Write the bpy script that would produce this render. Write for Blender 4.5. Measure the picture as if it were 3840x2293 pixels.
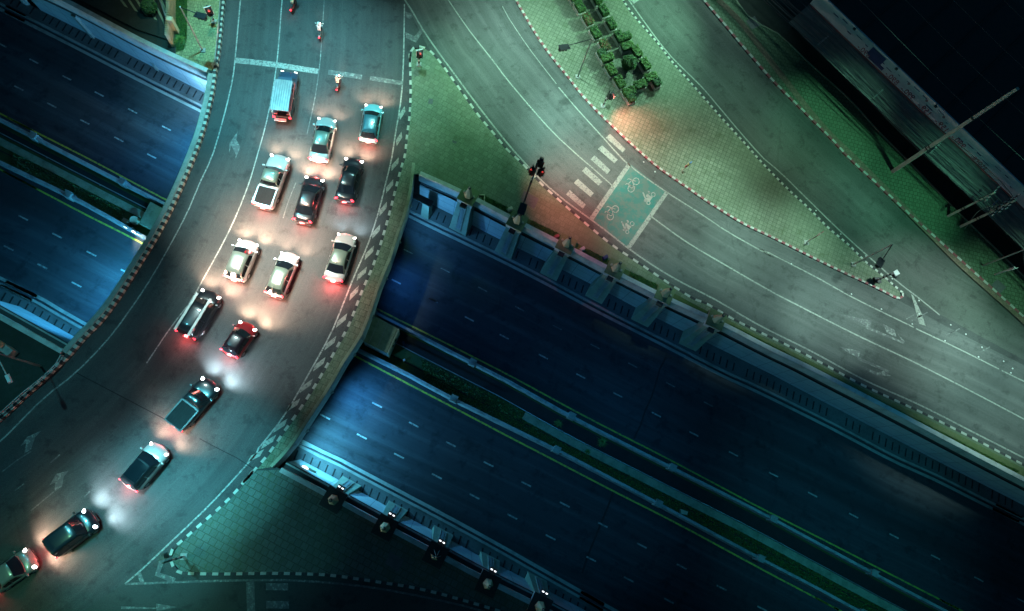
import bpy, bmesh, math, random
from mathutils import Vector, Matrix
from mathutils.geometry import tessellate_polygon
random.seed(7)
R = math.radians
for o in list(bpy.data.objects): bpy.data.objects.remove(o)
sc = bpy.context.scene
col = sc.collection

# ---------------------------------------------------------------- camera
F, CX, CY, H = 2400.0, 1920.0, 1146.5, 58.0
_d = Vector((1598 - CX, -(1808 - CY), -F)).normalized()
_u = -_d
_ex = (Vector((1, 0, 0)) - _u * _u.x).normalized()
_ey = _u.cross(_ex)
CM = Matrix((_ex, _ey, _u))
cam_data = bpy.data.cameras.new('camera')
cam_data.sensor_width = 36; cam_data.lens = F * 36 / 3840
cam_data.clip_start = 0.5; cam_data.clip_end = 2000
cam = bpy.data.objects.new('camera', cam_data); col.objects.link(cam)
cam.matrix_world = Matrix.Translation((0, 0, H)) @ CM.to_4x4()
sc.camera = cam

# ---------------------------------------------------------------- night sky, faint moonlight, exposure
w = bpy.data.worlds.new('World'); sc.world = w; w.use_nodes = True
nt = w.node_tree; nt.nodes.clear()
wo = nt.nodes.new('ShaderNodeOutputWorld'); bg = nt.nodes.new('ShaderNodeBackground')
sky = nt.nodes.new('ShaderNodeTexSky'); sky.sky_type = 'NISHITA'; sky.sun_disc = False
sky.sun_elevation = R(4); sky.sun_rotation = R(215)
hs = nt.nodes.new('ShaderNodeMix'); hs.data_type = 'RGBA'; hs.blend_type = 'MULTIPLY'
hs.inputs[0].default_value = 1.0
nt.links.new(sky.outputs[0], hs.inputs[6]); hs.inputs[7].default_value = (0.08, 0.62, 1.1, 1)
nt.links.new(hs.outputs[2], bg.inputs[0]); bg.inputs[1].default_value = 0.05
nt.links.new(bg.outputs[0], wo.inputs[0])
sun = bpy.data.lights.new('moonlight', 'SUN'); sun.energy = 0.03; sun.angle = R(0.5); sun.color = (0.5, 0.85, 1.0)
so = bpy.data.objects.new('moonlight', sun); col.objects.link(so)
so.rotation_euler = (R(50), 0, R(-35))
sc.view_settings.view_transform = 'Standard'; sc.view_settings.look = 'None'
sc.view_settings.exposure = 0.0; sc.view_settings.gamma = 1.0
sc.cycles.max_bounces = 5; sc.cycles.diffuse_bounces = 2; sc.cycles.glossy_bounces = 2
sc.cycles.transmission_bounces = 2; sc.cycles.use_denoising = True
sc.cycles.sample_clamp_indirect = 3.0
sc.cycles.caustics_reflective = False; sc.cycles.caustics_refractive = False

# ---------------------------------------------------------------- survey: photo point + height -> place in the world
def U(x, y, z=0.0):
    v = CM @ Vector((x * 1.5453 - CX, -(y * 1.5453 - CY), -F))
    t = (z - H) / v.z
    return Vector((v.x * t, v.y * t, z))
def PR(p):
    c = CM.transposed() @ (Vector(p) - Vector((0, 0, H)))
    return Vector(((CX - F * c.x / c.z) / 1.5453, (CY + F * c.y / c.z) / 1.5453))
def rise(base, x, y, zmax=30):
    """height above a base point at which a vertical reaches nearest to a photo point"""
    best = (1e9, 0)
    for i in range(1, 600):
        h = zmax * i / 600
        q = PR((base[0], base[1], base[2] + h)); e = (q - Vector((x, y))).length
        if e < best[0]: best = (e, h)
    return best[1]
def T(ox, oy, pts):
    return [(ox * 0.64713 + a * 0.26169, oy * 0.64713 + b * 0.26169) for a, b in pts]
def UP(pts, z=0.0): return [U(a, b, z) for a, b in pts]

# ---------------------------------------------------------------- spot helpers, and unseen spots added high up to pool light
LIGHTS = []
def spot(name, src, dst, color, power, angle, radius=0.4, blend=1.0, parent=None):
    l = bpy.data.lights.new(name, 'SPOT'); l.energy = power; l.color = color
    l.spot_size = R(angle); l.spot_blend = blend; l.shadow_soft_size = radius
    o = bpy.data.objects.new(name, l); col.objects.link(o)
    src = Vector(src); dst = Vector(dst)
    o.location = src; o.rotation_euler = (dst - src).to_track_quat('-Z', 'Y').to_euler()
    if parent: o.parent = parent
    return o
def mast(x, y, h, tx, ty, color, power, angle, radius=0.6, tz=0.0):  # added spot without a lamp model, set high to make a light pool
    a = U(x, y, 0); a.z = h
    b = U(tx, ty, tz)
    k = (b - a).length / 30.0
    spot('unseen_spot', a, b, color, power * k * k, angle, radius)
TEAL = (0.16, 0.85, 1.0); DTEAL = (0.05, 0.72, 1.0); GREEN = (0.30, 1.0, 0.55); WARM = (1.0, 0.62, 0.44); PALE = (0.55, 1.0, 0.85); BLUE = (0.03, 0.32, 1.0); LEAF = (0.08, 1.0, 0.45)
mast(620, 60, 30, 650, 150, TEAL, 66000, 54)
mast(940, 20, 26, 860, 190, (0.38, 0.92, 0.92), 50000, 50)
mast(400, 330, 40, 690, 540, (0.62, 0.90, 0.82), 78000, 30)
mast(400, 420, 40, 640, 740, (0.60, 0.88, 0.86), 52000, 26)
mast(480, 560, 44, 680, 610, WARM, 110000, 22)  # added warm pool widening the glow of the headlights
mast(400, 150, 36, 600, 400, TEAL, 34000, 34)
mast(330, 850, 40, 500, 1110, TEAL, 76000, 22)
mast(200, 950, 40, 340, 1270, TEAL, 50000, 24)
mast(60, 1400, 36, 250, 1440, GREEN, 13000, 40)
mast(560, 1500, 36, 560, 1290, TEAL, 6000, 34)
mast(1120, 40, 24, 1090, 250, GREEN, 24000, 50)
mast(1240, 80, 26, 1270, 150, PALE, 70000, 48)
mast(1380, 330, 36, 1410, 340, PALE, 84000, 27)
mast(1640, 340, 36, 1650, 520, PALE, 56000, 32)
mast(1760, 0, 12, 1430, 110, (0.42, 1.0, 0.68), 52000, 84)  # lamp inferred from the direction of the planter shadows
mast(1700, -120, 16, 1640, 60, PALE, 30000, 84)
mast(1850, 180, 34, 1740, 300, (0.45, 1.0, 0.72), 22000, 34)
mast(2000, 250, 34, 1860, 460, (0.60, 1.0, 0.66), 13000, 32)
mast(2380, 680, 34, 2230, 760, (0.66, 1.0, 0.90), 66000, 33)
mast(1960, 520, 38, 1880, 655, (0.60, 1.0, 0.88), 50000, 28)
mast(2120, 740, 42, 2010, 780, (0.64, 1.0, 0.90), 50000, 17)
mast(1230, -160, 24, 1200, -10, PALE, 30000, 50)
mast(2560, 860, 30, 2410, 950, (0.58, 1.0, 0.90), 56000, 36)
mast(2290, 640, 24, 2180, 480, (0.25, 1.0, 0.6), 22000, 40)
mast(1980, 260, 34, 1985, 320, (0.30, 1.0, 0.62), 24000, 27)
mast(2160, 440, 36, 2040, 530, (0.40, 1.0, 0.75), 24000, 24)
mast(2420, 690, 30, 2410, 715, (0.42, 1.0, 0.68), 18000, 28)
mast(560, -40, 12, 500, 70, (0.8, 1.0, 0.6), 13000, 90)
mast(-50, 700, 44, 180, 960, TEAL, 10000, 44)
mast(1450, 900, 44, 1400, 800, BLUE, 3500, 40, tz=-5.5)  # from here on, added washes over the underpass floor
mast(1900, 1050, 44, 1850, 1050, (0.02, 0.45, 1.0), 2600, 44, tz=-5.5)
mast(1500, 1250, 44, 1400, 1150, (0.03, 0.50, 1.0), 5500, 34, tz=-5.5)
mast(2100, 1350, 44, 2050, 1300, DTEAL, 7000, 40, tz=-5.5)


# ---------------------------------------------------------------- materials
def newmat(name):
    m = bpy.data.materials.new(name); m.use_nodes = True
    n = m.node_tree; b = n.nodes['Principled BSDF']
    return m, n, b
def N(nt, t, **k):
    n = nt.nodes.new(t)
    for a, v in k.items(): setattr(n, a, v)
    return n
def mixc(nt, fac, a, b, blend='MIX'):
    m = nt.nodes.new('ShaderNodeMix'); m.data_type = 'RGBA'; m.blend_type = blend
    for s, v in ((0, fac), (6, a), (7, b)):
        if hasattr(v, 'is_linked') or hasattr(v, 'links'): nt.links.new(v, m.inputs[s])
        elif s == 0: m.inputs[0].default_value = v
        else: m.inputs[s].default_value = (*v, 1) if len(v) == 3 else v
    return m.outputs[2]
def ramp(nt, src, p0, p1, c0=(0, 0, 0), c1=(1, 1, 1)):
    r = nt.nodes.new('ShaderNodeValToRGB'); nt.links.new(src, r.inputs[0])
    r.color_ramp.elements[0].position = p0; r.color_ramp.elements[1].position = p1
    r.color_ramp.elements[0].color = (*c0, 1); r.color_ramp.elements[1].color = (*c1, 1)
    return r.outputs[0]
def coords(nt, kind='Object', scale=(1, 1, 1), rot=0.0):
    tc = nt.nodes.new('ShaderNodeTexCoord'); mp = nt.nodes.new('ShaderNodeMapping')
    mp.inputs['Scale'].default_value = scale; mp.inputs['Rotation'].default_value = (0, 0, rot)
    nt.links.new(tc.outputs[kind], mp.inputs[0]); return mp.outputs[0]
def noise(nt, vec, scale, detail=4, rough=0.6):
    n = nt.nodes.new('ShaderNodeTexNoise'); n.inputs['Scale'].default_value = scale
    n.inputs['Detail'].default_value = detail; n.inputs['Roughness'].default_value = rough
    nt.links.new(vec, n.inputs['Vector']); return n.outputs[0]
def bump(nt, b, h, s=0.3, d=0.02):
    n = nt.nodes.new('ShaderNodeBump'); n.inputs['Strength'].default_value = s; n.inputs['Distance'].default_value = d
    nt.links.new(h, n.inputs['Height']); nt.links.new(n.outputs[0], b.inputs['Normal'])
def plain(name, c, rough=0.6, var=0.25, scale=1.5, metal=0.0, bmp=0.0, spec=0.5, coat=0.0):
    m, n, b = newmat(name)
    v = coords(n); f = noise(n, v, scale)
    d = tuple(max(0, x * (1 - var)) for x in c); l = tuple(min(1, x * (1 + var)) for x in c)
    n.links.new(ramp(n, f, 0.3, 0.7, d, l), b.inputs['Base Color'])
    b.inputs['Roughness'].default_value = rough; b.inputs['Metallic'].default_value = metal
    b.inputs['Specular IOR Level'].default_value = spec; b.inputs['Coat Weight'].default_value = coat
    if bmp: bump(n, b, noise(n, v, 40), bmp)
    return m
def emit(name, c, s):
    m, n, b = newmat(name); b.inputs['Base Color'].default_value = (*c, 1)
    b.inputs['Emission Color'].default_value = (*c, 1); b.inputs['Emission Strength'].default_value = s
    b.inputs['Roughness'].default_value = 0.3
    return m
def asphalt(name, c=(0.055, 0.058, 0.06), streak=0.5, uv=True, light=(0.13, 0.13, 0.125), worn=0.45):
    m, n, b = newmat(name)
    o = coords(n)
    fine = noise(n, o, 14, 3, 0.7); grit = noise(n, o, 60, 2, 0.8); blot = noise(n, o, 0.10, 4, 0.6)
    base = mixc(n, ramp(n, blot, 0.35, 0.65), tuple(x * 0.82 for x in c), tuple(x * 1.22 for x in c))
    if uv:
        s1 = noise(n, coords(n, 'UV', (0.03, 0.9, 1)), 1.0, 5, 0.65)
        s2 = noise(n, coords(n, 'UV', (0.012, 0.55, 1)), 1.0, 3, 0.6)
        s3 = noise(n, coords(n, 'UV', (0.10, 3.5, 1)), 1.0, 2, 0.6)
        base = mixc(n, ramp(n, s1, 0.46, 0.80, (0, 0, 0), (streak,) * 3), base, light)  # pale lane streaks: tyre wear, with passing vehicle light put in too
        base = mixc(n, ramp(n, s2, 0.30, 0.55, (worn,) * 3, (0, 0, 0)), base, tuple(x * 0.45 for x in c))
        base = mixc(n, ramp(n, s3, 0.35, 0.60, (0.20,) * 3, (0, 0, 0)), base, tuple(x * 0.5 for x in c))
    base = mixc(n, ramp(n, fine, 0.38, 0.60, (0.6,) * 3, (0, 0, 0)), base, tuple(x * 0.5 for x in c))
    base = mixc(n, ramp(n, grit, 0.52, 0.72, (0, 0, 0), (0.5,) * 3), base, (0.22, 0.22, 0.2))
    st = noise(n, o, 0.7, 6, 0.75)
    base = mixc(n, ramp(n, st, 0.53, 0.64, (0, 0, 0), (0.6,) * 3), base, tuple(x * 0.45 for x in c))
    crack = N(n, 'ShaderNodeTexVoronoi', feature='DISTANCE_TO_EDGE')
    wv = n.nodes.new('ShaderNodeMix'); wv.data_type = 'VECTOR'; wv.inputs[0].default_value = 0.45
    nz = N(n, 'ShaderNodeTexNoise'); nz.inputs['Scale'].default_value = 1.2; n.links.new(o, nz.inputs['Vector'])
    n.links.new(o, wv.inputs[4]); n.links.new(nz.outputs[1], wv.inputs[5])
    crack.inputs['Scale'].default_value = 0.05; n.links.new(wv.outputs[1], crack.inputs['Vector'])
    base = mixc(n, ramp(n, crack.outputs[0], 0.0, 0.003, (0.22,) * 3, (0, 0, 0)), base, tuple(x * 0.35 for x in c))
    n.links.new(base, b.inputs['Base Color']); b.inputs['Roughness'].default_value = 0.8
    b.inputs['Specular IOR Level'].default_value = 0.12
    bump(n, b, grit, 0.5, 0.01)
    return m
def paving(name, c, grout, size, rot, offset=0.5, moss=(0.05, 0.08, 0.03), mossy=0.5, patch=None, gap=0.02, ratio=1.0):
    m, n, b = newmat(name)
    o = coords(n, 'Object', (1, 1, 1), rot)
    wn = N(n, 'ShaderNodeTexNoise'); wn.inputs['Scale'].default_value = 0.5; n.links.new(o, wn.inputs['Vector'])
    wv = n.nodes.new('ShaderNodeMix'); wv.data_type = 'VECTOR'; wv.inputs[0].default_value = 0.05
    n.links.new(o, wv.inputs[4]); n.links.new(wn.outputs[1], wv.inputs[5])
    br = N(n, 'ShaderNodeTexBrick'); br.offset = offset
    br.inputs['Scale'].default_value = 1.0; br.inputs['Brick Width'].default_value = size * ratio
    br.inputs['Row Height'].default_value = size; br.inputs['Mortar Size'].default_value = gap
    br.inputs['Mortar Smooth'].default_value = 0.2; br.inputs['Bias'].default_value = 0.0
    br.inputs['Color1'].default_value = (*[x * 0.80 for x in c], 1); br.inputs['Color2'].default_value = (*[min(1, x * 1.22) for x in c], 1)
    br.inputs['Mortar'].default_value = (*grout, 1); n.links.new(wv.outputs[1], br.inputs['Vector'])
    big = noise(n, o, 0.12, 5, 0.65); mid = noise(n, o, 0.9, 4, 0.7); sm = noise(n, o, 7, 3, 0.7)
    base = mixc(n, ramp(n, big, 0.35, 0.65, (0, 0, 0), (mossy,) * 3), br.outputs[0], tuple(a * 0.5 + q * 0.5 for a, q in zip(c, moss)))
    base = mixc(n, ramp(n, mid, 0.55, 0.68, (0, 0, 0), (mossy * 0.9,) * 3), base, moss)
    base = mixc(n, ramp(n, sm, 0.38, 0.62, (0.55,) * 3, (0, 0, 0)), base, moss)
    if patch: base = mixc(n, ramp(n, noise(n, o, 0.05, 3, 0.5), 0.45, 0.6, (0, 0, 0), (0.7,) * 3), base, patch)
    n.links.new(base, b.inputs['Base Color']); b.inputs['Roughness'].default_value = 0.8
    bump(n, b, br.outputs[1], -0.4, 0.02)
    return m
def paint(name, c, under=(0.06, 0.062, 0.064), wear=0.5, scale=5.0):
    m, n, b = newmat(name); o = coords(n)
    f = noise(n, o, scale, 6, 0.75); g = noise(n, o, 0.4, 3, 0.6)
    base = mixc(n, ramp(n, f, 0.30 + 0.25 * wear, 0.42 + 0.25 * wear, (0.85,) * 3, (0, 0, 0)), c, under)
    base = mixc(n, ramp(n, g, 0.40, 0.75, (0, 0, 0), (wear,) * 3), base, under)
    n.links.new(base, b.inputs['Base Color']); b.inputs['Roughness'].default_value = 0.7
    return m
def ground(name, c1, c2, c3, scale=1.0):
    m, n, b = newmat(name); o = coords(n)
    a = noise(n, o, 0.25 * scale, 6, 0.7); d = noise(n, o, 2.5 * scale, 5, 0.75); e = noise(n, o, 18 * scale, 3, 0.8)
    base = mixc(n, ramp(n, a, 0.40, 0.60), c1, c2)
    base = mixc(n, ramp(n, d, 0.45, 0.65, (0, 0, 0), (0.8,) * 3), base, c3)
    base = mixc(n, ramp(n, e, 0.35, 0.7, (0.5,) * 3, (0, 0, 0)), base, tuple(x * 0.4 for x in c1))
    n.links.new(base, b.inputs['Base Color']); b.inputs['Roughness'].default_value = 0.9
    bump(n, b, e, 0.6, 0.04); return m
def concrete(name, c, stain=(0.05, 0.05, 0.045), amt=0.5, scale=1.0, joint=None, rot=0.0):
    m, n, b = newmat(name); o = coords(n)
    a = noise(n, o, 0.5 * scale, 6, 0.7); d = noise(n, o, 5 * scale, 5, 0.75)
    base = mixc(n, ramp(n, a, 0.45, 0.75, (0, 0, 0), (amt,) * 3), c, stain)
    base = mixc(n, ramp(n, d, 0.52, 0.70, (0, 0, 0), (amt,) * 3), base, tuple(x * 0.5 for x in c))
    if joint:
        uvm = coords(n, 'UV', (1, 1, 1)); br = N(n, 'ShaderNodeTexBrick'); br.offset = 0.0
        br.inputs['Scale'].default_value = 1; br.inputs['Brick Width'].default_value = joint[0]; br.inputs['Row Height'].default_value = joint[1]
        br.inputs['Mortar Size'].default_value = 0.03; br.inputs['Color1'].default_value = (0, 0, 0, 1); br.inputs['Color2'].default_value = (0.12, 0.12, 0.12, 1)
        br.inputs['Mortar'].default_value = (0.8, 0.8, 0.8, 1); n.links.new(uvm, br.inputs['Vector'])
        base = mixc(n, br.outputs[0], base, tuple(x * 0.3 for x in c))
    n.links.new(base, b.inputs['Base Color']); b.inputs['Roughness'].default_value = 0.75
    return m
def car_paint(name, c, rough=0.28):
    m, n, b = newmat(name); o = coords(n)
    f = noise(n, o, 2.0, 4, 0.7)
    n.links.new(ramp(n, f, 0.3, 0.8, tuple(x * 0.9 for x in c), tuple(min(1, x * 1.06) for x in c)), b.inputs['Base Color'])
    b.inputs['Roughness'].default_value = rough; b.inputs['Coat Weight'].default_value = 0.7; b.inputs['Coat Roughness'].default_value = 0.08
    b.inputs['Metallic'].default_value = 0.15
    return m

M = {}
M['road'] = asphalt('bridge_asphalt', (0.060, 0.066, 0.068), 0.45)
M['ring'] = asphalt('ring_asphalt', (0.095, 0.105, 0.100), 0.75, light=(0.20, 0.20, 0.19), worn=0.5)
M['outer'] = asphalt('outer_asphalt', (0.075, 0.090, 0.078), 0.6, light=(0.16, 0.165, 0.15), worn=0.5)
M['base_road'] = asphalt('plain_asphalt', (0.055, 0.062, 0.060), 0, uv=False)
M['under'] = asphalt('underpass_asphalt', (0.036, 0.042, 0.052), 0.95, light=(0.10, 0.11, 0.125), worn=0.8)  # bright streaks also paint lit lines along the lanes
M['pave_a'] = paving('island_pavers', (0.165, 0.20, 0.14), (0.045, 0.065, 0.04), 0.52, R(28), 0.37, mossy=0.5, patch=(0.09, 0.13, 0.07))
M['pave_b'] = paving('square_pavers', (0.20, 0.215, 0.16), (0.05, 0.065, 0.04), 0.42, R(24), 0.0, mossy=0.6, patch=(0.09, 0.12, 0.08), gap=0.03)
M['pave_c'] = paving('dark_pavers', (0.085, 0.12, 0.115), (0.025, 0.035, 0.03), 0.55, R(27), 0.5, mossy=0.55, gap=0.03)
M['pave_far'] = paving('mossy_bricks', (0.10, 0.16, 0.10), (0.02, 0.045, 0.015), 0.42, R(12), 0.35, mossy=0.55, moss=(0.03, 0.07, 0.025), gap=0.035)
M['pave_yellow'] = paving('yellow_pavers', (0.34, 0.33, 0.16), (0.12, 0.13, 0.06), 0.36, R(4), 0.5, mossy=0.45)
M['walk'] = paving('walkway_slabs', (0.19, 0.22, 0.15), (0.05, 0.06, 0.04), 0.55, R(20), 0.5, mossy=0.5, gap=0.025)
M['red_strip'] = paving('red_brick_strip', (0.20, 0.13, 0.10), (0.06, 0.05, 0.04), 0.42, R(12), 0.35, mossy=0.4)
M['grass'] = ground('rough_grass', (0.035, 0.085, 0.015), (0.07, 0.13, 0.03), (0.10, 0.12, 0.05))
M['verge'] = ground('worn_verge', (0.10, 0.14, 0.05), (0.17, 0.19, 0.09), (0.08, 0.13, 0.04))
M['soil'] = ground('median_soil', (0.022, 0.060, 0.018), (0.050, 0.10, 0.020), (0.03, 0.08, 0.015))
M['dark'] = ground('dark_ground', (0.020, 0.026, 0.022), (0.036, 0.045, 0.038), (0.018, 0.03, 0.016))
M['white'] = paint('white_line', (0.34, 0.35, 0.32), wear=0.45)
M['white_ring'] = paint('pale_line', (0.27, 0.29, 0.25), wear=0.35)
M['white_worn'] = paint('worn_white', (0.28, 0.30, 0.27), wear=0.8, scale=3)
M['yellow'] = paint('yellow_line', (0.52, 0.50, 0.04), wear=0.35)
M['green_box'] = paint('green_box', (0.01, 0.13, 0.11), under=(0.08, 0.12, 0.10), wear=0.55, scale=1.2)
M['kw'] = concrete('kerb_white', (0.42, 0.44, 0.38), (0.14, 0.15, 0.12), 0.8, 4)
M['kb'] = concrete('kerb_black', (0.020, 0.024, 0.026), (0.10, 0.10, 0.09), 0.7, 4)
M['kr'] = concrete('kerb_red', (0.26, 0.06, 0.07), (0.12, 0.09, 0.08), 0.8, 4)
M['conc'] = concrete('stained_concrete', (0.30, 0.31, 0.28), amt=0.7)
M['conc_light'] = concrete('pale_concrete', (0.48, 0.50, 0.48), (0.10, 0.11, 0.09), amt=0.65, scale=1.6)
M['conc_mossy'] = concrete('mossy_concrete', (0.26, 0.30, 0.20), (0.04, 0.07, 0.02), amt=0.8, scale=1.5)
M['barrier'] = concrete('barrier_concrete', (0.36, 0.39, 0.38), (0.06, 0.07, 0.07), amt=0.85, scale=2.4)
M['panel'] = concrete('wall_panels', (0.40, 0.44, 0.46), (0.16, 0.19, 0.2), amt=0.4, joint=(2.0, 1.35))
M['recess'] = concrete('wall_recess_shade', (0.035, 0.04, 0.045), amt=0.4)  # shade of the wall recess put into the near-black colour
M['shelf'] = concrete('shelf_concrete', (0.10, 0.11, 0.11), (0.03, 0.035, 0.03), amt=0.8)
M['slot'] = plain('drain_slots', (0.012, 0.013, 0.014), 0.9)
M['pillar'] = concrete('pillar_render', (0.24, 0.28, 0.21), (0.08, 0.10, 0.06), amt=0.5)
M['cap'] = concrete('pillar_cap', (0.11, 0.16, 0.07), (0.04, 0.06, 0.02), amt=0.6)
M['capdark'] = concrete('pillar_cap_dark', (0.022, 0.024, 0.022), (0.04, 0.04, 0.03), amt=0.4)
M['hex'] = concrete('pyramid_render', (0.38, 0.38, 0.22), (0.20, 0.20, 0.12), amt=0.35, scale=2)
M['black'] = plain('black_metal', (0.012, 0.013, 0.014), 0.45)
M['steel'] = plain('grey_steel', (0.24, 0.27, 0.27), 0.4, metal=0.5)
M['steelw'] = plain('white_steel', (0.60, 0.62, 0.60), 0.5)
M['lens_off'] = plain('dark_lens', (0.02, 0.03, 0.02), 0.2)
M['red_on'] = emit('red_signal', (1.0, 0.08, 0.06), 2.2)
M['bulb'] = emit('white_bulb', (0.9, 0.97, 1.0), 2.0)
M['head'] = emit('headlight_glow', (1.0, 0.93, 0.84), 14.0)
M['headc'] = emit('cool_headlight', (0.82, 0.95, 1.0), 16.0)
M['head_dim'] = emit('dim_headlight', (1.0, 0.90, 0.82), 3.5)
M['tail'] = emit('tail_light', (1.0, 0.03, 0.05), 5.0)
M['tyre'] = plain('tyre_rubber', (0.015, 0.015, 0.016), 0.8)
M['rim'] = plain('alloy_rim', (0.35, 0.36, 0.38), 0.3, metal=0.8)
M['glass'] = plain('dark_glass', (0.006, 0.009, 0.012), 0.06, var=0.1, spec=0.7)
M['trim'] = plain('black_trim', (0.02, 0.02, 0.022), 0.5)
M['plate'] = plain('number_plate', (0.6, 0.6, 0.58), 0.5)
M['leaf1'] = plain('leaf_green', (0.05, 0.15, 0.025), 0.6, 0.6, 9)
M['leaf2'] = plain('leaf_light', (0.10, 0.20, 0.03), 0.6, 0.6, 9)
M['leaf3'] = plain('leaf_dark', (0.025, 0.09, 0.03), 0.6, 0.6, 9)
M['leafred'] = plain('leaf_red', (0.28, 0.07, 0.04), 0.6, 0.5, 9)
M['core'] = plain('dark_twigs', (0.018, 0.05, 0.012), 0.9)  # dark green filler inside the shrubs, also plant stems
M['planter'] = concrete('planter_white', (0.50, 0.48, 0.42), (0.25, 0.2, 0.16), 0.4, 2)
M['slat'] = concrete('cream_slats', (0.52, 0.50, 0.34), (0.25, 0.24, 0.14), 0.4, 2)
M['wire'] = plain('wire', (0.02, 0.022, 0.03), 0.6)
M['pole'] = concrete('pole_concrete', (0.34, 0.35, 0.31), (0.15, 0.16, 0.13), 0.5, 2)
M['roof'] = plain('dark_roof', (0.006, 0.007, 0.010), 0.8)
M['awning'] = plain('awning_sheet', (0.12, 0.13, 0.125), 0.5)
M['sign'] = concrete('sign_board', (0.42, 0.46, 0.50), (0.25, 0.30, 0.36), 0.5, 1)
M['ink_red'] = plain('ink_red', (0.20, 0.015, 0.05), 0.6)
M['ink_blue'] = plain('ink_blue', (0.02, 0.03, 0.12), 0.6)

# ---------------------------------------------------------------- object helpers
def tag(o, label=None, cat=None, group=None, kind=None):
    if label: o['label'] = label
    if cat: o['category'] = cat
    if group: o['group'] = group
    if kind: o['kind'] = kind
    return o
def empty(name, loc, rz=0.0):
    o = bpy.data.objects.new(name, None); o.empty_display_size = 0.3; col.objects.link(o)
    o.location = loc; o.rotation_euler = (0, 0, rz); return o
def obj(name, bm, mats, parent=None, smooth=False):
    me = bpy.data.meshes.new(name); bm.to_mesh(me); bm.free()
    for m in (mats if isinstance(mats, (list, tuple)) else [mats]): me.materials.append(M[m] if isinstance(m, str) else m)
    if smooth:
        for p in me.polygons: p.use_smooth = True
    o = bpy.data.objects.new(name, me); col.objects.link(o)
    if parent: o.parent = parent
    return o
def struct(name, bm, mats, smooth=False):
    return tag(obj(name, bm, mats, None, smooth), kind='structure')
def box(bm, cx, cy, cz, sx, sy, sz, rz=0.0, mi=0, taper=1.0, M4=None):
    vs = []
    c, s = math.cos(rz), math.sin(rz)
    for dz, k in ((-0.5, 1.0), (0.5, taper)):
        for dx, dy in ((-0.5, -0.5), (0.5, -0.5), (0.5, 0.5), (-0.5, 0.5)):
            x, y = dx * sx * k, dy * sy * k
            p = Vector((cx + x * c - y * s, cy + x * s + y * c, cz + dz * sz))
            vs.append(bm.verts.new(M4 @ p if M4 else p))
    for f in ((3, 2, 1, 0), (4, 5, 6, 7), (0, 1, 5, 4), (1, 2, 6, 5), (2, 3, 7, 6), (3, 0, 4, 7)):
        bm.faces.new([vs[i] for i in f]).material_index = mi
def tube(bm, pts, r, n=8, mi=0, cap=True, r2=None):
    pts = [Vector(p) for p in pts]; rings = []
    for i, p in enumerate(pts):
        d = (pts[min(i + 1, len(pts) - 1)] - pts[max(i - 1, 0)]).normalized()
        a = d.cross(Vector((0, 0, 1)))
        if a.length < 1e-3: a = Vector((1, 0, 0))
        a.normalize(); b = d.cross(a)
        rr = r if r2 is None else r + (r2 - r) * i / (len(pts) - 1)
        rings.append([bm.verts.new(p + (a * math.cos(t) + b * math.sin(t)) * rr) for t in [2 * math.pi * k / n for k in range(n)]])
    for q0, q1 in zip(rings, rings[1:]):
        for k in range(n): bm.faces.new((q0[k], q0[(k + 1) % n], q1[(k + 1) % n], q1[k])).material_index = mi
    if cap:
        bm.faces.new(rings[0][::-1]).material_index = mi; bm.faces.new(rings[-1]).material_index = mi
def prism(bm, pts, z0, z1, mi=0, side=None):
    """closed outline raised from z0 to z1, triangulated so that concave outlines stay right"""
    pts = [Vector((p[0], p[1], 0)) for p in pts]
    area = sum(a.x * b.y - b.x * a.y for a, b in zip(pts, pts[1:] + pts[:1]))
    if area < 0: pts = pts[::-1]
    top = [bm.verts.new((p.x, p.y, z1)) for p in pts]
    for t in tessellate_polygon([pts]):
        f = bm.faces.new([top[i] for i in t]); f.material_index = mi
        f.normal_update()
        if f.normal.z < 0: f.normal_flip()
    if z0 is not None and z0 < z1:
        bot = [bm.verts.new((p.x, p.y, z0)) for p in pts]
        n = len(pts)
        for i in range(n):
            bm.faces.new((bot[i], bot[(i + 1) % n], top[(i + 1) % n], top[i])).material_index = mi if side is None else side
def spline(pts, step=1.0):
    """even points along a smooth curve through 3-d points"""
    P = [Vector(p) for p in pts]; P = [P[0] * 2 - P[1]] + P + [P[-1] * 2 - P[-2]]
    raw = []
    for i in range(1, len(P) - 2):
        a, b, c, d = P[i - 1], P[i], P[i + 1], P[i + 2]
        n = max(2, int((c - b).length / 0.4))
        for k in range(n):
            t = k / n
            raw.append(0.5 * ((2 * b) + (c - a) * t + (2 * a - 5 * b + 4 * c - d) * t * t + (3 * b - a - 3 * c + d) * t ** 3))
    raw.append(P[-2]); return resample(raw, step=step)
def resample(raw, step=None, n=None):
    L = [0.0]
    for a, b in zip(raw, raw[1:]): L.append(L[-1] + (b - a).length)
    if n is None: n = max(1, int(round(L[-1] / step)))
    out = []; j = 0
    for i in range(n + 1):
        s = L[-1] * i / n
        while j < len(L) - 2 and L[j + 1] < s: j += 1
        d = L[j + 1] - L[j]; t = 0 if d < 1e-9 else (s - L[j]) / d
        out.append(raw[j].lerp(raw[j + 1], min(1, max(0, t))))
    return out
def sides(pts):
    out = []
    for i in range(len(pts)):
        d = pts[min(i + 1, len(pts) - 1)] - pts[max(i - 1, 0)]; d.z = 0
        d.normalize(); out.append(Vector((-d.y, d.x, 0)))
    return out
def extend(pts, a=60.0, b=60.0):
    P = [Vector(p) for p in pts]
    d0 = (P[0] - P[min(2, len(P) - 1)]).normalized(); d1 = (P[-1] - P[-min(3, len(P))]).normalized()
    return ([P[0] + d0 * a] if a else []) + P + ([P[-1] + d1 * b] if b else [])
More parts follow.
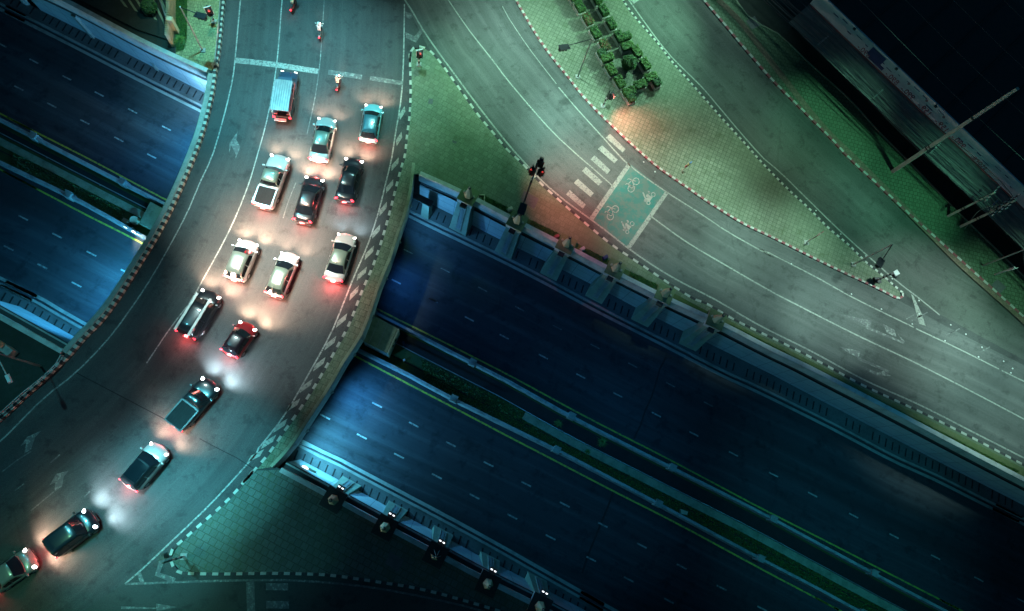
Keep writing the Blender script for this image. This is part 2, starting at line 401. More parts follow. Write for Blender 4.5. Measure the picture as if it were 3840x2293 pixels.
def sheet(bm, A, B, n, m, z=None, mi=0):
    """a strip between two edges, with UV in metres (u along, v across)"""
    A = resample([Vector(p) for p in A], n=n); B = resample([Vector(p) for p in B], n=n)
    uv = bm.loops.layers.uv.verify(); rows = []; s = 0.0; pos = []
    for i in range(n + 1):
        if i: s += ((A[i] + B[i]) / 2 - (A[i - 1] + B[i - 1]) / 2).length
        row = []
        for j in range(m + 1):
            p = A[i].lerp(B[i], j / m)
            if z is not None: p.z = z
            v = bm.verts.new(p); row.append(v); pos.append((v, (s, (B[i] - A[i]).length * j / m)))
        rows.append(row)
    uvd = {v: t for v, t in pos}
    for i in range(n):
        for j in range(m):
            f = bm.faces.new((rows[i][j], rows[i + 1][j], rows[i + 1][j + 1], rows[i][j + 1])); f.material_index = mi
            f.normal_update()
            if f.normal.z < 0: f.normal_flip()
            for l in f.loops: l[uv].uv = uvd[l.vert]
def line(bm, pts, wd, z, mi=0, step=1.5, smooth=True):
    P = [Vector((p[0], p[1], z)) for p in pts]
    P = spline(P, step) if smooth and len(P) > 2 else resample(P, step=step)
    S = sides(P); a = [bm.verts.new(p + s * wd / 2) for p, s in zip(P, S)]; b = [bm.verts.new(p - s * wd / 2) for p, s in zip(P, S)]
    for i in range(len(P) - 1):
        f = bm.faces.new((a[i], b[i], b[i + 1], a[i + 1])); f.material_index = mi; f.normal_update()
        if f.normal.z < 0: f.normal_flip()
def flat(bm, pts, z, mi=0):
    prism(bm, [(p[0], p[1]) for p in pts], None, z, mi)
def kerb(name, pts, wd, h, period, m0, m1, z0=0.0, gap=0.0, base=-0.1):
    P = spline([Vector((p[0], p[1], 0)) for p in pts], period / 2); S = sides(P); bm = bmesh.new()
    prof = lambda p, s: [p + s * wd / 2 + Vector((0, 0, z0 + base)), p + s * wd / 2 * 0.86 + Vector((0, 0, z0 + h)), p - s * wd / 2 * 0.86 + Vector((0, 0, z0 + h)), p - s * wd / 2 + Vector((0, 0, z0 + base))]
    for i in range(len(P) - 1):
        a = [bm.verts.new(v) for v in prof(P[i].lerp(P[i + 1], gap), S[i])]; b = [bm.verts.new(v) for v in prof(P[i + 1].lerp(P[i], gap), S[i + 1])]
        for k in range(3): bm.faces.new((a[k], b[k], b[k + 1], a[k + 1])).material_index = i % 2
        bm.faces.new(a).material_index = i % 2; bm.faces.new(b[::-1]).material_index = i % 2
    bmesh.ops.recalc_face_normals(bm, faces=bm.faces)
    return struct(name, bm, [m0, m1])
def wallstrip(bm, A, B, mi=0, n=None, flipz=None):
    """a vertical or leaning face between an upper and a lower line, UV in metres (along, down)"""
    n = n or 60
    A = resample([Vector(p) for p in A], n=n); B = resample([Vector(p) for p in B], n=n)
    uv = bm.loops.layers.uv.verify(); s = 0; prev = None
    for i in range(n + 1):
        if i: s += (A[i] - A[i - 1]).length
        cur = (bm.verts.new(A[i]), bm.verts.new(B[i]), s, (A[i] - B[i]).length)
        if prev:
            f = bm.faces.new((prev[0], prev[1], cur[1], cur[0])); f.material_index = mi
            for l, t in zip(f.loops, ((prev[2], 0), (prev[2], prev[3]), (cur[2], cur[3]), (cur[2], 0))): l[uv].uv = t
        prev = cur
def beam(bm, pts, wd, z0, z1, mi=0, step=2.0, smooth=True, taper=1.0):
    P = [Vector((p[0], p[1], 0)) for p in pts]; P = spline(P, step) if smooth and len(P) > 2 else resample(P, step=step); S = sides(P); prev = None
    for p, s in zip(P, S):
        cur = [bm.verts.new(q) for q in (p + s * wd / 2 + Vector((0, 0, z0)), p + s * wd / 2 * taper + Vector((0, 0, z1)), p - s * wd / 2 * taper + Vector((0, 0, z1)), p - s * wd / 2 + Vector((0, 0, z0)))]
        if prev:
            for k in range(3): bm.faces.new((prev[k], cur[k], cur[k + 1], prev[k + 1])).material_index = mi
        else: bm.faces.new(cur).material_index = mi
        prev = cur
    bm.faces.new(prev[::-1]).material_index = mi
    bmesh.ops.recalc_face_normals(bm, faces=bm.faces)
def copy_tree(o, parent=None):
    c = o.copy(); col.objects.link(c); c.parent = parent
    for ch in list(o.children): copy_tree(ch, c)
    return c
# ================================================================ THE SETTING
ZF = -5.5
LK = [(542, -60), (541.7, 0), (539, 31), (532.5, 104.7), (526, 146.6), (520.8, 183), (513, 235.5), (497, 301), (484, 343), (472, 375), (442.3, 446), (412, 511.6), (377, 577), (343, 632), (316.7, 674), (295.7, 708), (272, 742), (243, 779.8), (206.7, 816), (165, 863.5), (115, 910.6), (65.4, 956.4), (5.2, 1012.7), (-60, 1066)]
RK = [(994.6, 131), (996, 183), (996.4, 235.5), (993.3, 288), (988, 327), (982.8, 377), (977.6, 393.8), (962, 451), (948.8, 503.7), (933, 561.3), (914.8, 618.9), (896.5, 666), (878, 707.8), (849.3, 782.4), (818, 842.6), (789, 894.9), (757.7, 947.2), (729, 991.7), (697.5, 1036), (668.8, 1078), (645.2, 1109.5), (619, 1140), (590, 1171.5)]
KC = [(615, 1142.7), (573, 1192.4), (533.9, 1231.7), (492, 1268), (450, 1305), (431.8, 1320.7), (418.7, 1333), (413, 1350), (418.7, 1373), (429, 1386), (442.3, 1391.3), (497, 1393), (549.6, 1393.4), (628, 1392), (661, 1391.8), (765.6, 1394), (818, 1398.4), (870, 1405.7), (922.6, 1413.6), (982.8, 1422.7), (1037.8, 1434), (1090, 1447.6), (1145, 1463.3), (1197.4, 1479), (1270, 1503), (1340, 1528)]
RO = [(1007.7, 419), (1001, 480), (989.3, 532.5), (972, 582), (948.8, 652.9), (927.8, 702.6), (906.9, 766.7), (883.4, 826.9), (844, 887), (810, 947.2), (765.6, 1015.3), (723.7, 1080.7), (697.5, 1112), (674, 1136)]
KA = [(996, 150), (996, 130), (1001, 117.8), (1011, 113), (1024.7, 114.4), (1043, 123), (1066.5, 149), (1092.7, 184.5), (1124, 227.7), (1158, 276), (1192, 316.7), (1228.8, 361), (1255.7, 386), (1281.8, 412), (1315.9, 448.8), (1357.7, 486.7), (1397, 522), (1438.9, 557.4), (1486, 595.3), (1530.5, 625.4), (1590.6, 666), (1645.6, 702.6), (1687.5, 727.4), (1713.6, 736.6), (1779, 774.5), (1831.4, 800.7), (1905.8, 836), (1994.8, 881.8), (2099.5, 938), (2230, 998.3), (2361, 1063.7), (2452.8, 1112), (2560, 1170)]
KB1 = [(1225, -60), (1253, 0), (1276.6, 41.9), (1300, 81), (1334, 130.9), (1376, 183.2), (1412.7, 230.3), (1454.6, 274.8), (1499, 318), (1543.5, 359.5), (1595.9, 404.3), (1648.2, 440.9), (1700.6, 477.5), (1752.9, 511.6), (1805.2, 543), (1856, 567), (1908.5, 592.7), (1981.7, 629.3), (2047, 660.7), (2125.7, 697.4), (2170, 720), (2183, 724), (2191, 719), (2191, 711)]
KB2 = [(2191, 711), (2170, 693.5), (2138.8, 666), (2099.5, 634.6), (2060.3, 595.3), (2010.5, 553.5), (1963.4, 506.3), (1916.3, 463.2), (1874.4, 421.3), (1841, 386), (1805, 345.4), (1752.9, 287.9), (1713.6, 243.4), (1674.4, 198.9), (1632.5, 151.8), (1595.9, 104.7), (1559.2, 62.8), (1533, 31.4), (1512, 0), (1478, -60)]
KF = [(1660, -60), (1708.4, 0), (1752.9, 52.3), (1805.2, 115), (1876.9, 196.3), (1942.5, 261.7), (2021, 340), (2057.6, 380), (2125.7, 443.5), (2204, 516.8), (2282.7, 587.5), (2361, 658), (2439.7, 728.8), (2560, 838)]
NEt = [(10, -70), (157, 0), (340, 97), (424, 137), (513, 176), (760, 297), (1007.7, 416), (1113.6, 462), (1276.6, 548), (1394.4, 608), (1510.8, 669.9), (1637.8, 733), (1763.4, 791), (1876, 850), (1950.3, 885), (2151.8, 989), (2361, 1099), (2560, 1203)]
SWt = [(-70, 730), (0, 768), (157, 856), (400, 990), (672.7, 1134.9), (787.8, 1196.4), (909.5, 1263), (1037.8, 1331), (1163.4, 1399), (1289.7, 1462), (1400, 1521)]
K1 = [(-60, -18), (0, 13), (178, 104.7), (340, 188.4), (492, 264.3), (993, 516.8), (1105.8, 571.8), (1229.5, 632), (1334, 685.6), (1459.8, 753.6), (1595.9, 823), (1752.9, 904), (1840, 944), (2021, 1033.6), (2165, 1109.5), (2269.6, 1157), (2387, 1216), (2484, 1263), (2560, 1302)]
Y1 = [(-60, 245), (0, 277.4), (217, 387), (408, 488), (914.7, 749.7), (1032.5, 808.5), (1228.8, 908), (1423, 1012.7), (1616.8, 1112), (1837.8, 1229), (1994.8, 1308.9), (2188.5, 1408.3), (2335, 1483), (2440, 1538)]
M1 = [(-60, 262), (0, 293), (144, 367.6), (230, 412), (403, 501), (909.5, 762.7), (1105.8, 863.5), (1228.8, 926.3), (1386.5, 1015.3), (1556.6, 1101.6), (1837.8, 1243.5), (1963.4, 1311.5), (2165, 1420), (2308.9, 1494), (2400, 1542)]
M2 = [(-60, 367), (0, 396.4), (191, 488), (314, 556), (361, 584.8), (867.7, 850.4), (980, 905.4), (1105.8, 974), (1229, 1035), (1355, 1096.4), (1551.4, 1200.3), (1739.8, 1302.3), (1876, 1375.6), (1939.9, 1407), (2065.5, 1476), (2180, 1538)]
Y2 = [(-60, 380), (0, 412), (209.4, 522), (350.7, 594), (859.8, 863.5), (1084.9, 981.3), (1228.8, 1057.2), (1302.8, 1095.6), (1488.6, 1192.4), (1643, 1270.9), (1876, 1396.6), (2042, 1484), (2140, 1536)]
K2 = [(-60, 655), (0, 687), (107.3, 739.5), (204, 796), (726, 1078), (807.5, 1117), (844, 1137), (948.8, 1192.4), (1105.8, 1276), (1228.8, 1344), (1412.7, 1449), (1480, 1487), (1570, 1536)]
NEb = [(-60, -54), (60, 8), (225, 90), (382, 170), (497, 227.7), (1001, 475), (1105.8, 528), (1213, 584), (1323.7, 637), (1378.7, 664), (1491, 721), (1546, 751), (1661, 808), (1726.7, 839), (1876, 913), (1950.3, 952.5), (2099.5, 1030), (2256.5, 1112), (2400, 1186), (2560, 1268)]

NEtw = extend(UP(NEt, 0.0), 120, 120); SWtw = extend(UP(SWt, 0.0), 120, 120)
BIG = 260.0
d_along = (U(2000, 900) - U(500, 170)).normalized(); n_ne = Vector((-d_along.y, d_along.x, 0))
# ground: the street level on both sides of the underpass, then the underpass floor
bm = bmesh.new()
prism(bm, NEtw + [NEtw[-1] + n_ne * BIG, NEtw[0] + n_ne * BIG], None, 0.0)
prism(bm, SWtw + [SWtw[-1] - n_ne * BIG, SWtw[0] - n_ne * BIG], None, 0.0)
struct('ground', bm, 'base_road')
bm = bmesh.new()
prism(bm, [p + n_ne * 2 for p in NEtw] + [p - n_ne * 2 for p in SWtw[::-1]], None, ZF - 0.02)
struct('underpass_ground', bm, 'dark')
def fl(pts, z=ZF, e=90): return extend(UP(pts, z), e, e)
K1w, Y1w, M1w, M2w, Y2w, K2w = [fl(p) for p in (K1, Y1, M1, M2, Y2, K2)]
for nm, a, b in (('underpass_road', K1w, M1w), ('underpass_road', M2w, K2w)):
    bm = bmesh.new(); sheet(bm, a, b, 120, 6, ZF + 0.0); struct(nm, bm, 'under')
bm = bmesh.new(); sheet(bm, M1w, M2w, 120, 6, ZF + 0.15); struct('median_ground', bm, 'soil')
NEbw = fl(NEb)
bm = bmesh.new(); sheet(bm, NEbw, K1w, 120, 2, ZF + 0.22); wallstrip(bm, [p + Vector((0, 0, 0.22)) for p in K1w], [p - Vector((0, 0, 0.05)) for p in K1w], n=120)
sw_in = [p + n_ne * 0.35 + Vector((0, 0, ZF)) for p in SWtw]
sheet(bm, K2w, sw_in, 120, 2, ZF + 0.22); wallstrip(bm, [p + Vector((0, 0, 0.22)) for p in K2w], [p - Vector((0, 0, 0.05)) for p in K2w], n=120)
struct('underpass_shelf', bm, 'shelf')
# pale kerb stones along both shelves and slotted drains
bm = bmesh.new()
for k, s in ((K1w, 1), (K2w, -1)):
    beam(bm, [p + n_ne * s * 0.12 for p in k], 0.22, ZF + 0.1, ZF + 0.30)
    beam(bm, [p - n_ne * s * 0.35 for p in k], 0.30, ZF - 0.05, ZF + 0.015)
struct('underpass_kerb', bm, 'conc')
bm = bmesh.new()
def slots(a, off0, off1, s, x0, x1, stepm=0.78):
    P = resample(UP(a, ZF), step=stepm)
    for i, p in enumerate(P):
        q = PR(p)
        if not (x0 < q.x < x1) or random.random() < 0.06: continue
        d = (P[min(i + 1, len(P) - 1)] - P[max(0, i - 1)]).normalized()
        c = p + n_ne * s * (off0 + off1) / 2
        box(bm, c.x, c.y, ZF + 0.225, 0.14, abs(off1 - off0), 0.02, math.atan2(n_ne.y, n_ne.x) - math.pi / 2 + 0.12)
slots(K1, 0.55, 1.45, 1, -50, 2480); slots(K2, 0.55, 1.45, -1, -50, 1500)
struct('drain_slots', bm, 'slot')
# ---- barriers on either side of the median
def barrier(pts, label, x):
    t = empty('median_barrier', (0, 0, 0)); tag(t, label, 'barrier', 'barriers along the underpass median')
    b = bmesh.new(); beam(b, pts, 0.42, ZF, ZF + 0.82, taper=0.62, step=3.0); obj('barrier_wall', b, 'barrier', t)
    P = resample(pts, step=11.8)
    for i, p in enumerate(P):
        q = PR(p)
        if -30 < q.x < 2500 and -30 < q.y < 1500 and not (480 + 0 < q.x < 850 and 560 < q.y < 900):
            b = bmesh.new(); box(b, p.x, p.y, ZF + 0.55, 0.75, 0.62, 1.0, math.atan2(d_along.y, d_along.x), taper=0.9)
            for s in (-0.3, 0.3):
                box(b, p.x + s * n_ne.x, p.y + s * n_ne.y, ZF + 1.14, 0.7, 0.06, 0.08, math.atan2(d_along.y, d_along.x))
            obj('post', b, 'conc', t)
def cut(pts, x0, x1):
    return [p for p in resample(pts, step=3.0) if x0 < PR(p).x < x1]
barrier(cut(M1w, -140, 520), 'pale concrete barrier beside the upper underpass road, left of the bridge', 0)
barrier(cut(M1w, 860, 2600), 'long concrete barrier beside the yellow line of the upper underpass road, right of the bridge', 0)
barrier(cut(M2w, -140, 480), 'bright concrete barrier above the lower underpass road, left of the bridge', 0)
barrier(cut(M2w, 820, 2600), 'stained concrete barrier above the lower underpass road, right of the bridge', 0)
# ---- flat black strip painting the drain channel's deep shade; median ledge, pipe rail
bm = bmesh.new()
def off(p, d): return [q - n_ne * d for q in p]
ch = cut(M1w, 900, 2600); sheet(bm, off(ch, 0.40), off(ch, 1.75), 80, 1, ZF + 0.16)
ch2 = cut(M1w, -140, 440); sheet(bm, off(ch2, 0.6), off(ch2, 1.3), 30, 1, ZF + 0.16)
struct('drain_channel_shade', bm, 'slot')
bm = bmesh.new()
beam(bm, off(cut(M1w, 1230, 2600), 2.15), 0.75, ZF + 0.1, ZF + 0.3, step=3)
beam(bm, off(ch2, 1.9), 0.7, ZF + 0.1, ZF + 0.24, step=3)
struct('channel_ledge', bm, 'conc_mossy')
bm = bmesh.new()
for src, d in ((cut(M1w, 960, 2600), 1.74), (cut(M1w, -140, 400), 1.2)):
    tube(bm, [q + Vector((0, 0, 0.55)) for q in off(src, d)], 0.045, 6)
    for q in off(src, d)[::2]: tube(bm, [q, q + Vector((0, 0, 0.55))], 0.03, 5)
tag(obj('pipe_rail', bm, 'steel'), 'thin steel pipe rail running along the underpass median', 'rail')
bm = bmesh.new()
for src, d in ((cut(M2w, 820, 2600), -1.0), (cut(M2w, -140, 330), -1.1)):
    line(bm, off(src, d), 0.10, ZF + 0.175, smooth=False)
struct('cable_duct', bm, 'slot')
# ---- road markings of the underpass
bm = bmesh.new(); zl = ZF + 0.012
line(bm, Y1w, 0.16, zl, 1); line(bm, Y2w, 0.17, zl, 1)
for seg in ([(-40, 6), (0, 26), (178, 115), (249, 150)], [(265, 158), (324.5, 185.8), (434.4, 244.7)], [(441, 247), (489.4, 272)]):
    line(bm, UP(seg, ZF), 0.16, zl, 0)
line(bm, UP([(722, 1074), (807.5, 1107), (900, 1156)], ZF), 0.14, zl, 0)
DA = T(0, 0, [(20, 420), (315, 570), (620, 725), (920, 875), (1230, 1032), (1545, 1192), (175, 820), (480, 978), (787, 1133), (1103, 1295), (1407, 1450)]) + \
    T(0, 560, [(215, 637), (530, 803), (848, 970), (1165, 1138), (80, 918), (393, 1087), (710, 1256)]) + \
    T(900, 560, [(1450, 1230), (1790, 1402)]) + T(900, 1120, [(1790, 18), (2127, 190), (2450, 355), (1272, 988), (1612, 1170), (1955, 1352), (790, 1098), (1130, 1280), (1475, 1460)]) + \
    T(1900, 1120, [(340, 540), (687, 720), (1030, 895), (1387, 1077), (1737, 1257), (2103, 1442)]) + T(2840, 1693, [(150, 217), (512, 402), (892, 597), (1267, 787), (1652, 982), (2053, 1187), (2450, 1385)]) + \
    T(900, 1693, [(1825, 232), (2175, 420), (2305, 120)]) + T(1900, 1693, [(182, 305), (538, 495), (892, 683), (1253, 875), (1622, 1070), (1993, 1267), (2370, 1460), (52, 607), (407, 798), (785, 1000), (1132, 1188), (1505, 1387)])
for x, y in DA:
    p = U(x, y, ZF); d = (U(x + 20, y + 10.3, ZF) - p).normalized()
    line(bm, [p - d * 0.52, p + d * 0.52], 0.15, zl, 0, smooth=False)
for x, y in T(900, 560, [(1560, 950), (1905, 1125), (2250, 1300)]) + T(1900, 1120, [(120, 95), (470, 270), (820, 445), (1170, 620), (1520, 800), (1870, 980)]):
    p = U(x, y, ZF); d = (U(x + 20, y + 10.3, ZF) - p).normalized()
    line(bm, [p - d * 0.52, p + d * 0.52], 0.13, zl, 2, smooth=False)
struct('underpass_markings', bm, ['white', 'yellow', 'white_worn'])
bm = bmesh.new()
line(bm, UP(T(1900, 1120, [(1480, 540), (1400, 700), (1370, 850), (1280, 1050), (1240, 1180), (1180, 1300)]), ZF), 0.16, ZF + 0.008, 0)
line(bm, UP(T(1900, 1693, [(990, 370), (930, 540), (860, 700), (790, 880), (740, 1000), (700, 1130)]), ZF), 0.18, ZF + 0.008, 0)
struct('road_joint', bm, 'slot')

# ---- retaining walls of the underpass
def retaining(x0, x1, label, n, buttress=()):
    top = [p for p in resample(UP(NEt, 0.5), step=1.0) if x0 < PR(p).x < x1]
    if x1 > 2000: top = extend(top, 0, 60)
    bot = UP(NEb, ZF)
    bot = resample(extend(bot, 40, 90), step=0.5); B = []
    for p in top:
        c = min(bot, key=lambda q: (q - p).dot(q - p) if False else abs((q - p).dot(d_along)))
        B.append(c.copy())
    # the foot never lies behind the top edge
    t = empty('retaining_wall', (0, 0, 0)); tag(t, label, 'wall', 'retaining walls of the underpass')
    b = bmesh.new(); beam(b, [p - n_ne * -0.02 for p in top], 0.44, -0.2, 0.5, step=2.5); obj('coping', b, 'conc_light', t)
    b = bmesh.new(); f0 = [Vector((p.x, p.y, 0.3)) - n_ne * 0.24 for p in top]; f1 = [Vector((p.x, p.y, -0.75)) - n_ne * 0.24 for p in top]
    wallstrip(b, f0, f1, n=n); obj('upper_face', b, 'conc_light', t)
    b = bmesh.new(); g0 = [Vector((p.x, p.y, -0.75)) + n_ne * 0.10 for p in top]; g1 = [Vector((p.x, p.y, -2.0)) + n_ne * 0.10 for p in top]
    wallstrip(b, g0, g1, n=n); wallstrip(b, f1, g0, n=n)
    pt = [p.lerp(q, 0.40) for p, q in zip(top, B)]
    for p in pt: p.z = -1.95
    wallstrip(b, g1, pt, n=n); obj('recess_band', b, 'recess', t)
    b = bmesh.new(); wallstrip(b, pt, [Vector((q.x, q.y, ZF + 0.1)) for q in B], n=n); obj('panel_wall', b, 'panel', t)
    for bx, by, tx, ty in buttress:
        b = bmesh.new(); foot = U(bx, by, ZF + 0.2); hd = U(tx, ty, -1.9)
        d = foot - hd; side = d_along * 0.22
        back = Vector((hd.x, hd.y, ZF + 0.2)) + n_ne * 0.6; hb = hd + n_ne * 0.6
        vs = [b.verts.new(q + s) for s in (side, -side) for q in (hb, hd, foot, back)]
        for f in ((0, 1, 2, 3), (7, 6, 5, 4), (0, 4, 5, 1), (1, 5, 6, 2), (2, 6, 7, 3), (3, 7, 4, 0)): b.faces.new([vs[i] for i in f])
        bmesh.ops.recalc_face_normals(b, faces=b.faces); obj('buttress', b, 'conc', t)
    return t
retaining(-60, 522, 'pale panelled retaining wall with slanting buttresses above the left underpass road', 60, ((225, 94, 176, 40), (382, 173, 330, 102), (60, 12, 12, -38), (520, 246, 473, 170)))
retaining(1003, 2700, 'long panelled retaining wall with a row of pillars, right of the bridge', 110)
def sw_wall(x0, x1, label):
    top = [p for p in resample([q + Vector((0, 0, 0.5)) for q in SWtw], step=1.0) if x0 < PR(p).x < x1]
    t = empty('retaining_wall', (0, 0, 0)); tag(t, label, 'wall', 'retaining walls of the underpass')
    b = bmesh.new(); beam(b, top, 0.4, -0.2, 0.5, step=2.5); obj('coping', b, 'conc_light', t)
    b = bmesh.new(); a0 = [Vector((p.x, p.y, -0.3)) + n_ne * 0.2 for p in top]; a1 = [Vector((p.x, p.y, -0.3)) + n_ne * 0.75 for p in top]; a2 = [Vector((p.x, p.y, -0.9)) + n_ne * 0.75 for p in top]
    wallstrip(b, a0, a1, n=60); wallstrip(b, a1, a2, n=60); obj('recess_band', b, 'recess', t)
    b = bmesh.new(); wallstrip(b, a2, [Vector((p.x, p.y, ZF + 0.1)) + n_ne * 1.15 for p in top], n=60); obj('panel_wall', b, 'panel', t)
    b = bmesh.new(); beam(b, [p + n_ne * 0.62 for p in top], 0.12, -0.3, -0.12, step=2.5); obj('inner_rail', b, 'barrier', t)
sw_wall(-90, 172, 'pale concrete retaining wall at the left edge, below the left underpass road')
sw_wall(672, 1500, 'dark retaining wall with a row of square capped pillars, below the bridge corner')

# ---- bridge deck, its parapets and walkway
LO = [(x - 15, y - 5) if y < 500 else (x - 14, y - 10) for x, y in LK if 160 < y < 900]
row = [u for u in UP(LO, 0.0)]; rrow = [Vector((p.x, p.y, 0)) for p in UP(RO, -1.6)]
bm = bmesh.new(); prism(bm, row + rrow[::-1], -1.6, -0.03); struct('bridge_deck', bm, 'conc')
bm = bmesh.new(); A = UP(LK, 0); B = UP([(990, -60), (994.6, 131)] + RK[1:-2] + [(573, 1192.4), (533.9, 1231.7), (492, 1268), (431.8, 1320.7), (340, 1392), (230, 1462), (120, 1540)], 0)
A = extend(A, 25, 30); B = extend(B, 25, 40)
sheet(bm, spline(A, 1), spline(B, 1), 150, 16, 0.006); struct('bridge_road', bm, 'road')
kerb('bridge_kerb', UP(LK, 0.2), 0.36, 0.34, 0.655, 'kw', 'kb')
kerb('bridge_kerb', UP(RK, 0.15), 0.26, 0.16, 1.04, 'kw', 'kb')
kerb('island_kerb', UP(KC, 0.15), 0.26, 0.16, 0.93, 'kw', 'kb')
kerb('island_kerb', UP(KA, 0.15), 0.26, 0.16, 1.22, 'kw', 'kb')
kerb('island_kerb', UP(KB1, 0.15), 0.26, 0.16, 0.80, 'kw', 'kr')
kerb('island_kerb', UP(KB2, 0.15), 0.26, 0.16, 0.66, 'kw', 'kb')
kerb('pavement_kerb', UP(KF, 0.15), 0.30, 0.17, 1.20, 'kw', 'kr')
# left parapet: a broad weathered ledge outside the striped kerb
t = empty('bridge_parapet', (0, 0, 0)); tag(t, 'mossy concrete parapet along the left edge of the bridge beside the striped kerb', 'parapet')
Lp = UP([(x - 9, y - 3.5) if y < 500 else (x - 8, y - 7.5) for x, y in LK if 165 < y < 890], 0.3)
b = bmesh.new(); beam(b, Lp, 0.42, -0.3, 0.42, step=1.5); obj('parapet_wall', b, 'conc', t)
b = bmesh.new(); beam(b, [p - n_ne * 0 - d_along * 0.27 for p in Lp], 0.10, -1.5, 0.30, step=1.5); obj('outer_face', b, 'conc_mossy', t)
# right girder face with lip
t = empty('bridge_parapet', (0, 0, 0)); tag(t, 'smooth pale girder edge of the bridge beside the paved walkway', 'parapet')
Rp = [Vector((p.x, p.y, 0)) for p in UP(RO, -1.6)]
Rs = sides(Rp)
b = bmesh.new(); wallstrip(b, [Vector((p.x, p.y, 0.28)) for p in Rp], [Vector((p.x, p.y, -1.6)) + s * 0.02 for p, s in zip(Rp, Rs)], n=60); obj('girder_face', b, 'conc_light', t)
b = bmesh.new(); beam(b, [p - d_along * 0.16 for p in Rp], 0.28, 0.0, 0.34, step=1.5); obj('edge_lip', b, 'conc_mossy', t)
for p in resample(Rp, step=4.0): b = bmesh.new(); box(b, p.x, p.y, -1.2, 0.3, 0.3, 0.3, 0.5); obj('drain_spout', b, 'conc', t)
bm = bmesh.new(); W1 = UP(RK[5:22] + [(617, 1141)], 0.15); W2 = [Vector((p.x, p.y, 0)) - d_along * 0.1 for p in Rp]
sheet(bm, [Vector((p.x, p.y, 0)) for p in W1], W2, 80, 3, 0.13); struct('bridge_walkway', bm, 'walk')
# islands and pavements
def island(name, pts, mat, z1=0.15, mi=None):
    b = bmesh.new(); prism(b, pts, -0.1, z1); return struct(name, b, mat)
RKA = UP(RK[:6], 0.15); NEi = [Vector((p.x, p.y, 0)) for p in resample(UP(NEt, 0), step=2.0) if 1006 < PR(p).x < 2600]
KAw = spline(UP(KA, 0.15), 1.5)
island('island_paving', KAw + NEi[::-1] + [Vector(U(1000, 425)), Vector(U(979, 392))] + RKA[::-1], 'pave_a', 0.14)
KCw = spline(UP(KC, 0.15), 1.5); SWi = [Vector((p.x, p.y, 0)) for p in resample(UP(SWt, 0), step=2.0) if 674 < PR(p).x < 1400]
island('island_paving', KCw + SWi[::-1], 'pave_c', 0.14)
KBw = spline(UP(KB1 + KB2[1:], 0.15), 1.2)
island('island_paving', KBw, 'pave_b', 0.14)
# verge strip along the top of the long wall
def strip(name, a, b, x0, x1, z, mat, n=80):
    A = [p for p in resample(UP(a, 0.15), step=1.0) if x0 < PR(p).x < x1]; B = [p for p in resample(UP(b, 0.15), step=1.0) if x0 < PR(p).x < x1]
    q = bmesh.new(); sheet(q, A, B, n, 2, z); return struct(name, q, mat)
NEv = [(x + 5, y - 17) if x < 1750 else (x, y - 10) for x, y in NEt]
strip('verge', [(x, y - 3) for x, y in NEt], NEv, 1160, 1720, 0.155, 'grass')
strip('verge', [(x, y - 2) for x, y in NEt], [(x, y + 9) for x, y in KA], 1735, 2600, 0.155, 'verge')
# far pavement with a reddish tactile strip, then the side lane in front of the shops
FE = [(1750, -60), (1815, 40), (1885, 80), (1968.6, 158), (2060, 240), (2131, 318), (2209.4, 396.4), (2319, 509), (2439.7, 626.7), (2560, 745)]
KFw = spline(UP(KF, 0.15), 1.5); FEw = UP(FE, 0.15)
island('far_pavement', KFw + FEw[::-1], 'pave_far', 0.14)
bm = bmesh.new(); beam(bm, FEw, 0.16, 0, 0.18); struct('pavement_edge', bm, 'conc_mossy')
bm = bmesh.new(); line(bm, UP(T(1900, 0, [(1960, 0), (2130, 160), (2300, 370), (2473, 600)]) + T(2840, 560, [(-60, -20), (400, 420)])[:0] + [(1990, 300), (2075, 385), (2170, 480), (2260, 570), (2330, 640), (2420, 720), (2520, 810)], 0.15), 0.75, 0.152); struct('tactile_strip', bm, 'red_strip')
bm = bmesh.new(); sheet(bm, FEw, [p + (n_ne * 4.2) for p in FEw], 50, 2, 0.01); struct('side_lane', bm, 'dark')
# roads on the right: inner curve and outer curve
bm = bmesh.new()
ra = extend(UP([(940, -60), (985, 10)] + KA[5:], 0), 0, 30); rb = extend(UP(KB1[:19] + [(2120, 697), (2200, 740), (2330, 810), (2560, 925)], 0), 0, 30)
sheet(bm, spline(ra, 1), spline(rb, 1), 160, 14, 0.010); struct('ring_road', bm, 'ring')
bm = bmesh.new()
ra = UP([(1478, -60)] + KB2[::-1][1:] + [(2200, 720), (2330, 790), (2560, 915)], 0); rb = UP(KF, 0)
sheet(bm, spline(ra, 1), spline(rb, 1), 140, 10, 0.014); struct('outer_road', bm, 'outer')
# top-left corner ground
bm = bmesh.new(); prism(bm, UP([(541, -60), (539, 31), (532, 105), (521, 160), (513, 172), (424, 133), (440, 110), (454, 60), (455, -60)], 0.1), -0.1, 0.12); struct('corner_paving', bm, 'pave_yellow')
bm = bmesh.new(); prism(bm, UP([(455, -60), (454, 95), (446, 122), (427, 128), (424, 70), (420, -60)], 0.1), -0.1, 0.14); struct('lawn_strip', bm, 'grass')
bm = bmesh.new(); prism(bm, UP([(420, -60), (424, 128), (340, 92), (157, -5), (40, -64)], 0.1), -0.1, 0.05); struct('yard_ground', bm, 'dark')
bm = bmesh.new()
for k in range(9): line(bm, UP([(250 + k * 24, -60 + k * 3), (330 + k * 24 - k * 6, 10 + k * 6 + 40 - k * 3), (405, 55 + k * 4 + 12)], 0.06)[:2], 0.2, 0.06, 0, smooth=False)
struct('yard_track', bm, 'conc_mossy')
# bottom-left corner ground
bm = bmesh.new(); prism(bm, UP([(-60, 738), (157, 860), (160, 866), (110, 912), (62, 957), (2, 1012), (-60, 1064)], 0.1), -0.1, 0.10); struct('verge', bm, 'dark')

